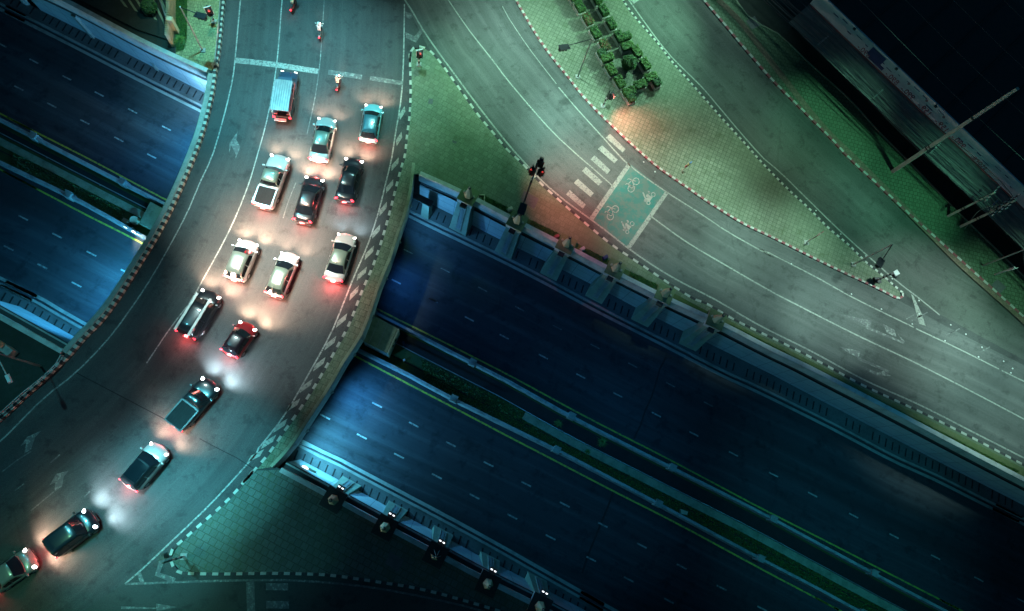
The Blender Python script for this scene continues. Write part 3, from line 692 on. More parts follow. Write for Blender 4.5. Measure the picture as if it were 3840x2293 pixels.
# ---- painted markings at street level
bm = bmesh.new()
ZR, ZG, ZO = 0.012, 0.018, 0.022
el = T(0, 0, [(2240, -150), (2230, 0), (2185, 500), (2160, 720), (2110, 950), (2030, 1250), (1960, 1470)]) + T(0, 560, [(1850, 320), (1750, 560), (1600, 850), (1400, 1200), (1220, 1470)]) + T(0, 1120, [(1000, 380), (700, 690), (400, 930), (0, 1330)]) + [(-60, 1120)]
line(bm, UP(el, 0), 0.12, ZR, 0)
l1 = T(900, 0, [(400, -150), (390, 0), (340, 600), (260, 1070), (150, 1480)]) + T(0, 560, [(2290, 370), (2130, 750), (1900, 1180), (1750, 1440)]) + [(418, 790), (355.9, 881.8)]
line(bm, UP(l1, 0), 0.11, ZR, 0)
line(bm, UP(T(900, 0, [(790, -150), (775, 100), (760, 330), (740, 600), (690, 940), (620, 1250)]), 0), 0.09, ZR, 1)
line(bm, UP(T(900, 560, [(520, 310), (450, 480), (400, 640)]), 0), 0.09, ZR, 1)
line(bm, UP([(470, 975), (452, 1002), (441, 1022)], 0), 0.09, ZR, 1)
er = T(900, 0, [(1525, 40), (1520, 400), (1510, 700), (1490, 950), (1440, 1250), (1405, 1480)]) + T(900, 560, [(1350, 320), (1280, 600), (1180, 900), (1050, 1200), (940, 1480)]) + T(900, 1120, [(830, 350), (620, 730), (400, 1100), (100, 1480)]) + T(0, 1693, [(2380, 20), (2000, 440), (1650, 780), (1300, 1110), (1160, 1230)])
line(bm, UP(er, 0), 0.13, ZR, 0)
for seg in ([(571, 147), (620, 152), (671, 158)], [(671, 158), (720, 166), (772, 174)]): line(bm, UP(seg, 0), 0.62, ZR + 0.002, 0)
line(bm, UP([(796, 176), (850, 183), (878, 188)], 0), 0.55, ZR + 0.002, 1); line(bm, UP([(898, 190), (935, 196), (978, 203)], 0), 0.5, ZR + 0.002, 1)
# diamond gratings along the right edge of the bridge
def grat(c, k):
    p = U(*c, 0); q = min(range(len(RKw := GR) - 1), key=lambda i: (GR[i] - p).length); t = (GR[q + 1] - GR[q]).normalized(); n = Vector((-t.y, t.x, 0))
    a, w2 = 0.82, 0.30
    flat(bm, [p - t * a - n * 0.16 * k, p - t * 0.2 + n * w2, p + t * a + n * 0.16 * k, p + t * 0.2 - n * w2], ZR, 3)
GR = spline(UP(RK, 0), 1.0)
for c in T(900, 0, [(1505, 1050), (1475, 1290)]) + T(900, 560, [(1438, 140), (1388, 345), (1328, 555), (1263, 765), (1200, 960), (1130, 1155), (1058, 1335)]) + T(900, 1120, [(942, 205), (838, 415), (735, 610), (615, 810), (492, 990), (375, 1180), (265, 1330), (145, 1460)]): grat(c, -1)
def arrow(tip, tail, wd, head, z, mi):
    a = U(*tip, 0); b = U(*tail, 0); d = (a - b); L = d.length; d.normalize(); n = Vector((-d.y, d.x, 0))
    flat(bm, [a, a - d * head + n * wd, a - d * head * 0.8 + n * wd * 0.25, b + n * wd * 0.22, b - n * wd * 0.22, a - d * head * 0.8 - n * wd * 0.25, a - d * head - n * wd], z, mi)
def poly(ox, oy, pts, z, mi): flat(bm, UP(T(ox, oy, pts), 0), z, mi)
poly(0, 0, [(2205, 1220), (2125, 1420), (2135, 1330), (2160, 1360), (2130, 1425), (2150, 1350), (2200, 1430), (2225, 1360), (2195, 1300)][:1] + [(2128, 1330), (2125, 1425), (2145, 1352), (2190, 1440), (2180, 1478), (2200, 1440), (2228, 1365), (2192, 1300)], ZR, 1)
poly(0, 1120, [(385, 1225), (250, 1285), (190, 1370), (245, 1340), (225, 1440), (290, 1400), (325, 1290)], ZR, 1)
poly(0, 1693, [(640, 180), (520, 210), (465, 310), (512, 290), (508, 375), (575, 325), (592, 235)], ZR, 1)
for a, b in (((10, 1240), (95, 1195)), ((24, 1250), (24, 1250))): pass
line(bm, UP(T(0, 1693, [(20, 190), (150, 90), (290, 0)]), 0), 0.10, ZR, 1)
line(bm, UP(T(0, 1693, [(285, 552), (400, 460), (500, 375)]), 0), 0.10, ZR, 1)
for s in ([(470, 105), (555, 32)], [(140, 365), (225, 300)], [(780, 425), (835, 372)]): line(bm, UP(T(0, 1693, s), 0), 0.10, ZR, 1, smooth=False)
line(bm, UP(T(0, 1693, [(1160, 1232), (1600, 1215), (2100, 1200), (2473, 1195)]) + T(900, 1693, [(500, 1198), (900, 1225), (1300, 1275), (1700, 1350), (2100, 1440), (2400, 1530)]), 0), 0.16, ZR, 1)
line(bm, UP(T(0, 1693, [(1520, 965), (1450, 1130), (1480, 1160), (1620, 1200)]), 0), 0.42, ZR + 0.003, 1, smooth=False)
line(bm, UP(T(0, 1693, [(1290, 1130), (1275, 1190), (1320, 1218)]), 0), 0.3, ZR + 0.003, 1, smooth=False)
line(bm, UP([(607, 1412), (610, 1500)], 0), 0.62, ZR, 1, smooth=False)
for q in ([(240, 1222), (445, 1226), (448, 1290), (240, 1288)], [(243, 1388), (452, 1390), (455, 1460), (245, 1456)]): poly(900, 1693, q, ZR, 2)
poly(0, 1693, [(1125, 1438), (1448, 1450), (1448, 1412), (1645, 1445), (1450, 1484), (1450, 1462), (1125, 1462)], ZR, 1)
# nose of the first island
for s in ([(1520, -10), (1600, 110), (1700, 285), (1850, 500), (2000, 705), (2200, 975), (2470, 1320)],): pts = T(900, 0, s)
line(bm, UP(pts + T(1900, 560, [(100, 52), (300, 270), (530, 470), (770, 645), (950, 780), (1130, 922), (1350, 1075), (1600, 1225), (1960, 1410)]) + T(2840, 1120, [(0, 240), (500, 490), (1000, 760), (1500, 985), (2000, 1240), (2473, 1480)]), 0), 0.17, ZG, 3)
poly(900, 0, [(1535, 110), (1590, 130), (1600, 160), (1572, 182), (1538, 160)], ZG, 2)
poly(900, 0, [(1535, 300), (1618, 340), (1678, 268), (1698, 292), (1632, 398), (1537, 352)], ZG, 2)
# ring road
line(bm, UP(T(900, 0, [(1860, -120), (1930, 0), (2130, 290), (2350, 570)]) + T(1900, 0, [(0, 735), (250, 1030), (450, 1250), (700, 1480)]) + T(1900, 560, [(790, 170), (985, 345)]), 0), 0.13, ZG, 3)
line(bm, UP(T(1900, 560, [(1340, 625), (1650, 850), (2000, 1060), (2470, 1330)]) + T(2840, 1120, [(250, 0), (900, 330), (1450, 590), (2000, 870), (2473, 1120)]), 0), 0.15, ZG, 3)
line(bm, UP(T(1900, 0, [(-40, 60), (0, 140), (200, 440), (460, 780)]), 0), 0.10, ZG, 3)
line(bm, UP(T(1900, 0, [(480, 810), (650, 1010), (900, 1285)]) + T(1900, 560, [(830, 0), (1130, 145)])[1:] + T(1900, 560, [(1470, 390), (1800, 600), (2070, 780), (2470, 1000)]) + T(2840, 560, [(0, 910), (530, 1180)]) + T(2840, 1120, [(900, 0), (1450, 268)]), 0), 0.14, ZG, 3)
line(bm, UP(T(2840, 1120, [(1470, 280), (1850, 460), (2240, 655)]), 0), 0.14, ZG, 3); line(bm, UP(T(2840, 1120, [(2265, 668), (2473, 770), (2600, 830)]), 0), 0.14, ZG, 3)
for q in ([(1900, 0), [(958, 1243), (1103, 1385), (1075, 1417), (918, 1280)]], [(1900, 560), [(885, -35), (1030, 98), (998, 133), (845, 0)]], [(1900, 560), [(815, 58), (962, 195), (930, 232), (778, 95)]], [(1900, 560), [(735, 165), (888, 302), (853, 340), (698, 205)]], [(1900, 560), [(660, 275), (808, 408), (780, 445), (622, 315)]], [(1900, 560), [(585, 380), (735, 517), (705, 554), (550, 420)]]):
    poly(*q[0], q[1], ZG, 3)
poly(1900, 560, [(1155, 148), (1475, 395), (1132, 912), (795, 658)], ZG - 0.003, 4)
poly(1900, 560, [(1122, 128), (1155, 150), (800, 662), (766, 638)], ZG, 3)
poly(1900, 560, [(1472, 388), (1500, 410), (1145, 928), (1112, 905)], ZG, 3)
# bicycle and motorcycle symbols
def sym(ox, oy, S, paths, wd=0.09):
    for pth in paths:
        if len(pth) == 3 and not isinstance(pth[0], tuple):
            cx, cy, r = pth; pth = [(cx + r * math.cos(a * math.pi / 8), cy + r * math.sin(a * math.pi / 8) * 1.05) for a in range(17)]
            line(bm, UP([(ox + x * S, oy + y * S) for x, y in pth], 0), wd, ZG + 0.003, 3, 0.12)
        else: line(bm, UP([(ox + x * S, oy + y * S) for x, y in pth], 0), wd, ZG + 0.003, 3, 0.3, smooth=False)
k = 360 / 2473 / 1.5453
X0, Y0 = 2200 / 1.5453, 620 / 1.5453
def bike(dx, dy):
    sym(X0 + dx * k, Y0 + dy * k, k, [(1272, 420, 82), (1143, 610, 82), [(1272, 420), (1180, 390), (1050, 340), (1040, 368)], [(1165, 385), (1065, 495), (1015, 490)], [(1165, 385), (1215, 545), (1070, 500)], [(1215, 545), (1143, 610), (1070, 500)], [(1000, 508), (1035, 470)], [(1215, 545), (1240, 568)]])
bike(0, 0); bike(-535, 715)
def moto(dx, dy):
    ox, oy = X0 + dx * k, Y0 + dy * k
    sym(ox, oy, k, [(1715, 760, 50), (1590, 975, 42), (1450, 715, 12)])
    for q in ([(1445, 730), (1480, 730), (1530, 860), (1500, 880), (1465, 800)], [(1560, 740), (1700, 830), (1620, 940), (1470, 900), (1490, 870), (1540, 850), (1530, 780)], [(1570, 670), (1610, 665), (1640, 720), (1600, 740)], [(1470, 900), (1560, 890), (1540, 960), (1480, 940)]):
        flat(bm, UP([(ox + x * k, oy + y * k) for x, y in q], 0), ZG + 0.004, 3)
moto(0, 0); moto(-545, 750)
# big pale arrows on the right
poly(2840, 1120, [(790, 150), (1060, 205), (1045, 270), (1340, 395), (1300, 330), (1370, 400), (1350, 420), (1010, 280), (1000, 250)], ZG, 1)
poly(2840, 1120, [(1165, 235), (1270, 290), (1290, 360), (1200, 320)], ZG, 1)
poly(2840, 1120, [(770, 450), (955, 490), (940, 545), (1225, 670), (1215, 690), (930, 570), (925, 545), (820, 490)], ZG, 1)
poly(2840, 1120, [(950, 615), (1120, 690), (1170, 670), (1240, 720), (1100, 712), (1020, 672)], ZG, 1)
# outer road
line(bm, UP(T(1900, 0, [(1100, -40), (1180, 70), (1250, 170), (1500, 500), (1800, 800), (1980, 1010), (2200, 1270), (2390, 1480)]) + T(2840, 560, [(210, 215), (500, 500), (800, 790), (1250, 1190)]) + T(2840, 1120, [(1500, 0), (1690, 155)]), 0), 0.15, ZO, 3)
poly(2840, 560, [(1425, 1345), (1445, 1360), (1520, 1520), (1560, 1640), (1500, 1620)], ZO, 3)
poly(1900, 0, [(1140, 0), (1230, 0), (1180, 38)], ZO, 3)
for c in ((1380, 190), (1430, 205), (1490, 175), (1750, 340), (1790, 325), (2070, 495)):
    q = T(2840, 1120, [c, (c[0] + 85, c[1] - 45)]); line(bm, UP(q, 0), 0.12, ZO, 1, smooth=False)
struct('road_markings', bm, ['white', 'white_worn', 'white_worn', 'white_ring', 'green_box'])
# expansion joints across the bridge
bm = bmesh.new()
line(bm, UP(T(0, 1120, [(710, 690), (900, 790), (1100, 895), (1300, 1000), (1530, 1120)]), 0), 0.08, 0.014, 0)
line(bm, UP(T(0, 1120, [(1850, 1300), (2010, 1385), (2200, 1480)]) + T(0, 1693, [(2290, 120), (2345, 155)]), 0), 0.07, 0.014, 0)
struct('expansion_joint', bm, 'slot')
# studs in the road
bm = bmesh.new()
for x, y in T(2840, 560, [(543, 570), (772, 787), (1005, 993), (1250, 1203), (315, 1065), (872, 1345)]) + T(2840, 1120, [(1150, 100), (1498, 20), (1436, 238), (1500, 145), (1792, 245), (1740, 392), (1933, 332), (2082, 453), (2050, 543), (2283, 583), (2366, 650), (2350, 690)]) + T(1900, 560, [(318, 185), (1270, 120), (1375, 210)]):
    p = U(x, y, 0); box(bm, p.x, p.y, 0.03, 0.14, 0.14, 0.04, 0.6, taper=0.7)
struct('road_studs', bm, 'steelw')
# access covers let into the paving
bm = bmesh.new()
for ox, oy, q in ((1900, 560, [(160, 385), (298, 460), (255, 555), (125, 475)]), (900, 0, [(1750, 918), (1792, 920), (1785, 968), (1745, 962)]), (900, 0, [(1970, 1300), (2015, 1318), (2000, 1335), (1968, 1322)]), (900, 1693, [(1390, 930), (1520, 1010), (1465, 1120), (1345, 1040)]), (1900, 0, [(2300, 150), (2350, 235), (2275, 278), (2220, 195)]), (2840, 560, [(2225, 1205), (2310, 1280), (2250, 1340), (2170, 1260)])):
    flat(bm, UP(T(ox, oy, q), 0.15), 0.153)
struct('access_cover', bm, 'shelf')
# ================================================================ OBJECTS
DEF = {}
def share(key, fn):
    """mesh data of a repeated piece, built once"""
    if key not in DEF: DEF[key] = fn()
    return DEF[key]
def inst(name, me, parent, loc=(0, 0, 0), rz=0.0):
    o = bpy.data.objects.new(name, me); col.objects.link(o); o.parent = parent; o.location = loc; o.rotation_euler = (0, 0, rz); return o
def mesh(bm, mats, smooth=False, name='piece'):
    me = bpy.data.meshes.new(name); bm.to_mesh(me); bm.free()
    for m in (mats if isinstance(mats, (list, tuple)) else [mats]): me.materials.append(M[m])
    if smooth:
        for p in me.polygons: p.use_smooth = True
    return me
def quadhex(b, x0, x1, y0, y1, z, X0, X1, Y0, Y1, Z, mi=0):
    a = [b.verts.new(v) for v in ((x0, y0, z), (x1, y0, z), (x1, y1, z), (x0, y1, z))]
    c = [b.verts.new(v) for v in ((X0, Y0, Z), (X1, Y0, Z), (X1, Y1, Z), (X0, Y1, Z))]
    b.faces.new(a[::-1]).material_index = mi; b.faces.new(c).material_index = mi
    for i in range(4): b.faces.new((a[i], a[(i + 1) % 4], c[(i + 1) % 4], c[i])).material_index = mi
# ---- pillars of the underpass walls; local y points over the road, z=0 is street level
def pillar(px, py, rz, label, lit, dark, broken=False):
    t = empty('wall_pillar', (px, py, 0), rz); tag(t, label, 'pillar', 'square capped pillars along the underpass walls')
    capm = 'capdark' if dark else 'cap'
    def body():
        b = bmesh.new(); quadhex(b, -1.0, 1.0, -0.6, 1.75, -5.35, -0.72, 0.72, -0.6, 0.75, 0.0)
        quadhex(b, -1.08, 1.08, -0.6, 1.85, -5.45, -1.08, 1.08, -0.6, 1.85, -5.3); return mesh(b, 'pillar')
    def cap():
        b = bmesh.new(); box(b, 0, 0, 0.55, 1.72, 1.72, 0.12, mi=0); box(b, 0, 0.02, 0.18, 1.62, 1.6, 0.62, mi=1); box(b, 0, 0.02, -0.2, 1.54, 1.5, 0.10, mi=1); return mesh(b, [capm, 'conc_light'])
    def hexp():
        b = bmesh.new(); r0, r1 = 0.46, 0.13
        a = [b.verts.new((r0 * math.cos(k * math.pi / 3 + .26), r0 * math.sin(k * math.pi / 3 + .26), 0.61)) for k in range(6)]
        c = [b.verts.new((r1 * math.cos(k * math.pi / 3 + .26), r1 * math.sin(k * math.pi / 3 + .26), 2.15)) for k in range(6)]
        for i in range(6): b.faces.new((a[i], a[(i + 1) % 6], c[(i + 1) % 6], c[i]))
        b.faces.new(c); return mesh(b, 'hex')
    def fin():
        b = bmesh.new(); bmesh.ops.create_cone(b, cap_ends=True, segments=10, radius1=0.15, radius2=0.15, depth=0.16, matrix=Matrix.Translation((0, 0, 2.2))); return mesh(b, 'black')
    def ball():
        b = bmesh.new(); bmesh.ops.create_uvsphere(b, u_segments=10, v_segments=6, radius=0.09, matrix=Matrix.Translation((0, 0, 2.32))); return mesh(b, 'pillar', True)
    def knob():
        b = bmesh.new(); bmesh.ops.create_cone(b, cap_ends=True, segments=12, radius1=0.13, radius2=0.11, depth=0.2, matrix=Matrix.Translation((0, 0, 0.71))); return mesh(b, 'pillar')
    def slot():
        b = bmesh.new()
        def P(x, k, o): # front face point
            return (x, 0.75 + k * 1.0 + o, -k * 5.35)
        for x0, x1, k0, k1, o, mi in ((-0.24, 0.24, 0.12, 0.86, 0.05, 0), (-0.13, 0.13, 0.17, 0.82, 0.09, 1), (-0.30, -0.24, 0.08, 0.9, 0.10, 0), (0.24, 0.30, 0.08, 0.9, 0.10, 0)):
            q = [b.verts.new(P(*v)) for v in ((x0, k0, o), (x0, k1, o), (x1, k1, o), (x1, k0, o))]
            q2 = [b.verts.new(P(*v)) for v in ((x0, k0, -0.1), (x0, k1, -0.1), (x1, k1, -0.1), (x1, k0, -0.1))]
            b.faces.new(q).material_index = mi
            for i in range(4): b.faces.new((q[i], q2[i], q2[(i + 1) % 4], q[(i + 1) % 4])).material_index = mi
        bmesh.ops.recalc_face_normals(b, faces=b.faces); return mesh(b, ['conc', 'panel'])
    def brk():
        b = bmesh.new(); box(b, 0, 1.02, 0.12, 0.62, 0.52, 0.16); box(b, -0.27, 0.95, -0.05, 0.05, 0.4, 0.3); box(b, 0.27, 0.95, -0.05, 0.05, 0.4, 0.3); return mesh(b, 'black')
    def blb():
        b = bmesh.new(); bmesh.ops.create_uvsphere(b, u_segments=10, v_segments=6, radius=0.075, matrix=Matrix.Diagonal((1.5, 0.8, 0.7, 1)))
        return mesh(b, 'bulb', True)
    inst('pillar_body', share('pb', body), t); inst('pillar_cap', share('pc' + capm, cap), t)
    if broken:
        b = bmesh.new()
        for k in range(6):
            a = k * math.pi / 3 + .26; tube(b, [(0.44 * math.cos(a), 0.44 * math.sin(a), 0.61), (0.12 * math.cos(a), 0.12 * math.sin(a), 2.1)], 0.02, 5)
        for k in (3, 4):
            a0, a1 = k * math.pi / 3 + .26, (k + 1) * math.pi / 3 + .26
            q = [b.verts.new(v) for v in ((0.45 * math.cos(a0), 0.45 * math.sin(a0), 0.62), (0.45 * math.cos(a1), 0.45 * math.sin(a1), 0.62), (0.25 * math.cos(a1), 0.25 * math.sin(a1), 1.4), (0.25 * math.cos(a0), 0.25 * math.sin(a0), 1.4))]
            b.faces.new(q).material_index = 1
        inst('pyramid_frame', mesh(b, ['steel', 'hex']), t)
    else: inst('pyramid', share('ph', hexp), t); inst('pyramid_collar', share('pf', fin), t)
    inst('finial', share('pg', ball), t)
    if not dark:
        for kx, ky in ((-0.55, -0.05), (0.52, -0.12)): inst('knob', share('pk', knob), t, (kx, ky, 0))
    inst('front_slot', share('ps', slot), t); br = inst('lamp_bracket', share('pr', brk), t)
    if lit:
        for x, y in ((-0.17, 1.12), (0.17, 1.1)): inst('bulb', share('bl', blb), br, (x, y, 0.26))
ang_ne = math.atan2(d_along.y, d_along.x) + math.pi
def wall_dir(line_pts, p):
    i = min(range(1, len(line_pts) - 1), key=lambda i: (line_pts[i] - p).length); d = line_pts[i + 1] - line_pts[i - 1]; return math.atan2(d.y, d.x)
NEw5 = resample(UP(NEt, 0), step=2.0); SW5 = resample(SWtw, step=2.0)
nth = ['first', 'second', 'third', 'fourth', 'fifth', 'sixth']
for i, (x, y) in enumerate(((1137, 474), (1255.7, 536), (1374.7, 592), (1493.8, 652), (1614, 713), (1738.5, 776))):
    p = U(x, y, 0.6); a = wall_dir(NEw5, Vector((p.x, p.y, 0)))
    extra = ('reddish lit pyramid' if i > 3 else 'green lit pyramid')
    pillar(p.x, p.y, a + math.pi, f'{nth[i]} green topped pillar from the bridge along the upper wall, with a {extra}', False, False)
for i, (x, y) in enumerate(((808.8, 1213.4), (934.4, 1280), (1057.4, 1346.8), (1184.3, 1417.5), (1310.6, 1472))):
    p = U(x, y, 0.6); a = wall_dir(SW5, Vector((p.x, p.y, 0)))
    pillar(p.x, p.y, a, f'{nth[i]} dark topped pillar from the bridge along the lower wall, ' + ('its pyramid broken to a frame' if i == 2 else 'with two lit bulbs'), True, True, broken=(i == 2))
# stub pier and lone wall lamp
def wall_lamp():
    c = U(744.6, 1137.5, -2.2); t = empty('wall_lamp', c, wall_dir(SW5, Vector((c.x, c.y, 0)))); tag(t, 'lone bright lamp on a short wall bracket by the bridge corner', 'lamp')
    b = bmesh.new(); box(b, 0.35, -0.1, -0.2, 1.0, 0.5, 0.4); obj('housing', b, 'pillar', t)
    b = bmesh.new(); bmesh.ops.create_uvsphere(b, u_segments=12, v_segments=8, radius=0.26, matrix=Matrix.Translation((-0.15, 0, 0.14)) @ Matrix.Diagonal((1.25, 0.6, 0.5, 1))); obj('bulb', b, 'bulb', t, True)
wall_lamp()
t = empty('wall_pier', U(1180 / 1.0 * 0 + 1038, 487, -2.2), ang_ne); tag(t, 'short concrete pier with a capping slab, on the wall beside the bridge corner', 'pier')
b = bmesh.new(); quadhex(b, -0.45, 0.45, -0.2, 0.75, -3.1, -0.35, 0.35, -0.2, 0.45, 0.0); obj('pier_body', b, 'pillar', t)
b = bmesh.new(); box(b, 1.0, 0.2, 0.1, 3.2, 0.7, 0.16); obj('ledge', b, 'recess', t)

# ---- pump house and slabs in the median, floodlight
def pumphouse():
    P = [U(*q, -3.1) for q in ((907.4, 766), (964.7, 797.6), (938, 857), (880, 827.6))]
    c = sum(P, Vector()) / 4; c.z = ZF; t = empty('pump_house', c, 0); tag(t, 'flat roofed pump house with a pale open front, in the median beside the bridge', 'building')
    L = [p - c for p in P]
    b = bmesh.new(); prism(b, L, 2.25, 2.4); obj('roof', b, 'conc_mossy', t)
    b = bmesh.new(); k = [v * 0.985 for v in L]; prism(b, [k[0], k[3], k[3].lerp(k[2], 0.06), k[0].lerp(k[1], 0.06)], 0, 2.24)
    prism(b, [k[3], k[2], k[2].lerp(k[1], 0.05), k[3].lerp(k[0], 0.05)], 0, 2.24); prism(b, [k[0], k[1], k[1].lerp(k[2], 0.05), k[0].lerp(k[3], 0.05)], 0, 2.24)
    obj('side_wall', b, 'conc', t)
    b = bmesh.new(); f = (L[1] - L[2]); d = Vector((f.y, -f.x, 0)).normalized()
    if d.dot(L[1]) < 0: d = -d
    e0, e1 = L[2] + d * 0.05, L[1] + d * 0.05
    for a0, a1, z0, z1 in ((0, 0.34, 0, 2.42), (0.72, 1, 0, 2.42), (0.34, 0.72, 1.9, 2.42), (0.34, 0.72, 0, 0.35), (0.5, 0.56, 0.35, 1.9)):
        p, q = e0.lerp(e1, a0), e0.lerp(e1, a1); prism(b, [p, q, q + d * 0.12, p + d * 0.12], z0, z1)
    obj('front_wall', b, 'slat', t)
    b = bmesh.new(); p, q = e0.lerp(e1, 0.34), e0.lerp(e1, 0.72); prism(b, [p - d * 0.3, q - d * 0.3, q - d * 0.2, p - d * 0.2], 0.3, 1.95); obj('shutter', b, 'recess', t)
    b = bmesh.new()
    for u_ in (0.25, 0.6): p = L[0].lerp(L[1], u_); q = L[3].lerp(L[2], u_); line(b, [p.lerp(q, 0.05), p.lerp(q, 0.95)], 0.06, 2.412, smooth=False)
    obj('roof_seam', b, 'conc', t)
pumphouse()
b = bmesh.new(); prism(b, UP([(364.8, 490), (398.4, 507.7), (371.4, 557.4), (337.3, 542.6)], -4.6), ZF + 0.1, -4.6)
tag(obj('concrete_slab', b, 'conc_mossy'), 'broad mossy concrete slab in the median, tucked against the left of the bridge', 'slab')
p = U(326, 534.7, -5.0); b = bmesh.new(); bmesh.ops.create_cone(b, cap_ends=True, segments=8, radius1=0.42, radius2=0.38, depth=0.6, matrix=Matrix.Translation((p.x, p.y, -5.1)))
tag(obj('tank', b, 'slat'), 'eight sided cream tank lid in the left median near the floodlight', 'tank')
p = U(305, 537, -5.0); b = bmesh.new(); box(b, p.x, p.y, -5.1, 0.62, 0.42, 0.5, -0.45, taper=0.95)
tag(obj('junction_box', b, 'conc_mossy'), 'small oblong box beside the tank lid in the left median', 'box')
def floodlight():
    c = U(317, 556, -4.4); t = empty('floodlight', (c.x, c.y, -4.7), wall_dir(SW5, c)); tag(t, 'twin headed floodlight shining on the barrier left of the bridge', 'lamp')
    b = bmesh.new(); tube(b, [(0, 0.2, -0.4), (0, 0.2, 0.25)], 0.05); box(b, 0, 0.1, 0.2, 1.2, 0.08, 0.08); obj('stand', b, 'steel', t)
    for x in (-0.5, 0.45):
        b = bmesh.new(); box(b, x, 0.02, 0.3, 0.32, 0.2, 0.24, taper=0.8); h = obj('lamp_head', b, 'steel', t)
        b = bmesh.new(); box(b, x, -0.12, 0.3, 0.28, 0.06, 0.2); obj('lens', b, 'bulb', h)
    spot('floodlight_beam', (c.x + 0.2, c.y - 0.3, -4.2), U(352, 592, ZF), (0.95, 0.95, 0.75), 550, 95, 0.15)
floodlight()
b = bmesh.new(); q = UP(T(1900, 1693, [(1612, 535), (1680, 560), (1672, 592), (1615, 580)]), -5); prism(b, q, -5.4, -4.95); tag(obj('crate', b, 'slat'), 'yellowish crate lying in the right median strip', 'crate')
for i, (lb, q) in enumerate((('small pale box on the soil near the pump house', (1522, 572)),)):
    p = U(*T(900, 1120, [q])[0], -5.2); b = bmesh.new(); box(b, p.x, p.y, -5.2, 0.22, 0.2, 0.3, 0.5, taper=0.9); tag(obj('small_box', b, 'conc_light'), lb, 'box')

# ---- traffic signals
def signal_head(parent, loc, rz, lit, frame, tilt=0.0, size=1.0, back=True):
    h = empty('signal_head', loc, rz); h.parent = parent; h.scale = (size,) * 3
    b = bmesh.new()
    if back: box(b, 0, 0, 0, 0.62, 0.05, 1.15)
    box(b, 0, -0.12, 0, 0.34, 0.22, 1.0); obj('backboard', b, 'black', h)
    if frame:
        b = bmesh.new()
        for x, z, sx, sz in ((-0.33, 0, 0.06, 1.24), (0.33, 0, 0.06, 1.24), (0, 0.6, 0.72, 0.06), (0, -0.6, 0.72, 0.06)): box(b, x, -0.02, z, sx, 0.08, sz)
        obj('border', b, 'steelw', h)
    for k, z in enumerate((0.33, 0.0, -0.33)):
        b = bmesh.new(); bmesh.ops.create_uvsphere(b, u_segments=12, v_segments=8, radius=0.135, matrix=Matrix.Translation((0, -0.24, z)) @ Matrix.Diagonal((1, 0.6, 1, 1)))
        obj('signal_lens', b, 'red_on' if (k == 0 and lit) else 'lens_off', h, True)
        b = bmesh.new()
        for q in range(7):
            a = math.pi * q / 6; box(b, 0.155 * math.cos(a), -0.32, z + 0.155 * math.sin(a), 0.05, 0.2, 0.02 + 0.04 * abs(math.cos(a)))
        obj('visor', b, 'black', h)
    if lit:
        l = bpy.data.lights.new('signal_glow', 'SPOT'); l.energy = lit; l.spot_size = R(128); l.spot_blend = 1.0; l.color = (1, 0.16, 0.10); l.shadow_soft_size = 0.12
        o = bpy.data.objects.new('signal_glow', l); col.objects.link(o); o.parent = h; o.location = (0, -0.5, 0.33); o.rotation_euler = Vector((0, -1, -0.75)).to_track_quat('-Z', 'Y').to_euler()
    return h
def striped(b, z0, z1, r, n):
    for i in range(n): tube(b, [(0, 0, z0 + (z1 - z0) * i / n), (0, 0, z0 + (z1 - z0) * (i + 1) / n)], r, 8, mi=i % 2)
def small_signal(base, top, rz, label, lit, frame=False, mats=('steelw', 'black'), off=0.25):
    p = U(*base, 0.15); h = max(1.6, min(5.5, rise(p, *top))); t = empty('traffic_signal', (p.x, p.y, 0.14)); tag(t, label, 'traffic light', 'traffic signals of the junction')
    b = bmesh.new(); striped(b, 0, h * 0.72, 0.09, 6); tube(b, [(0, 0, h * 0.72), (0, 0, h)], 0.07, 8, mi=1); obj('pole', b, list(mats), t)
    b = bmesh.new(); box(b, 0, 0, 0.03, 0.5, 0.5, 0.08); obj('footing', b, 'conc', t)
    signal_head(t, (off * math.sin(rz), -off * math.cos(rz), h - 0.5), rz, lit, frame)
    return t
def mast_signal(base, top, head, label, lit, headz=None, rz=None, stripe=False, extra=None):
    p = U(*base, 0.15); h = rise(p, *top); t = empty('traffic_signal', (p.x, p.y, 0.14)); tag(t, label, 'traffic light', 'traffic signals of the junction')
    b = bmesh.new(); tube(b, [(0, 0, 0), (0, 0, h)], 0.085, 8, r2=0.06)
    if stripe: striped(b, h * 0.6, h * 0.98, 0.10, 5)
    obj('pole', b, ['pole', 'black'] if not stripe else ['black', 'steelw'], t)
    b = bmesh.new(); box(b, 0, 0, 0.04, 0.5, 0.5, 0.1); obj('footing', b, 'conc', t)
    e = U(*head, h - 0.3) - Vector((p.x, p.y, 0.14)); a = math.atan2(e.y, e.x)
    if Vector((e.x, e.y)).length > 0.4:
        b = bmesh.new(); tube(b, [(0, 0, h - 0.05), (e.x * 0.86, e.y * 0.86, h - 0.02)], 0.045, 6); obj('arm', b, 'black', t)
        hd = signal_head(t, (e.x, e.y, h - 0.12), a if rz is None else rz, lit, False, back=True); hd.rotation_euler = (R(78), 0, a + math.pi / 2)
    return t
mast_signal((1402, 187), (1423, 89), (1368, 120), 'tall grey signal mast with a black head on its arm, by the planter boxes', 0)
mast_signal((492, 123), (434, 18), (489, 44), 'white signal mast leaning over the lawn strip at top left, black head on its arm', 0)
mast_signal((2070.7, 642.4), (2163.6, 588.8), (2131, 640), 'tall slender signal mast near the pointed tip of the paved island', 0)
small_signal((1463, 257.8), (1476, 218), R(45), 'short striped signal showing red beside the square pavers, below the planters', 20)
small_signal((519.5, 53), (497, 15), R(170) * 0 + R(25), 'white framed signal showing red, top left beside the striped kerb', 40, True)
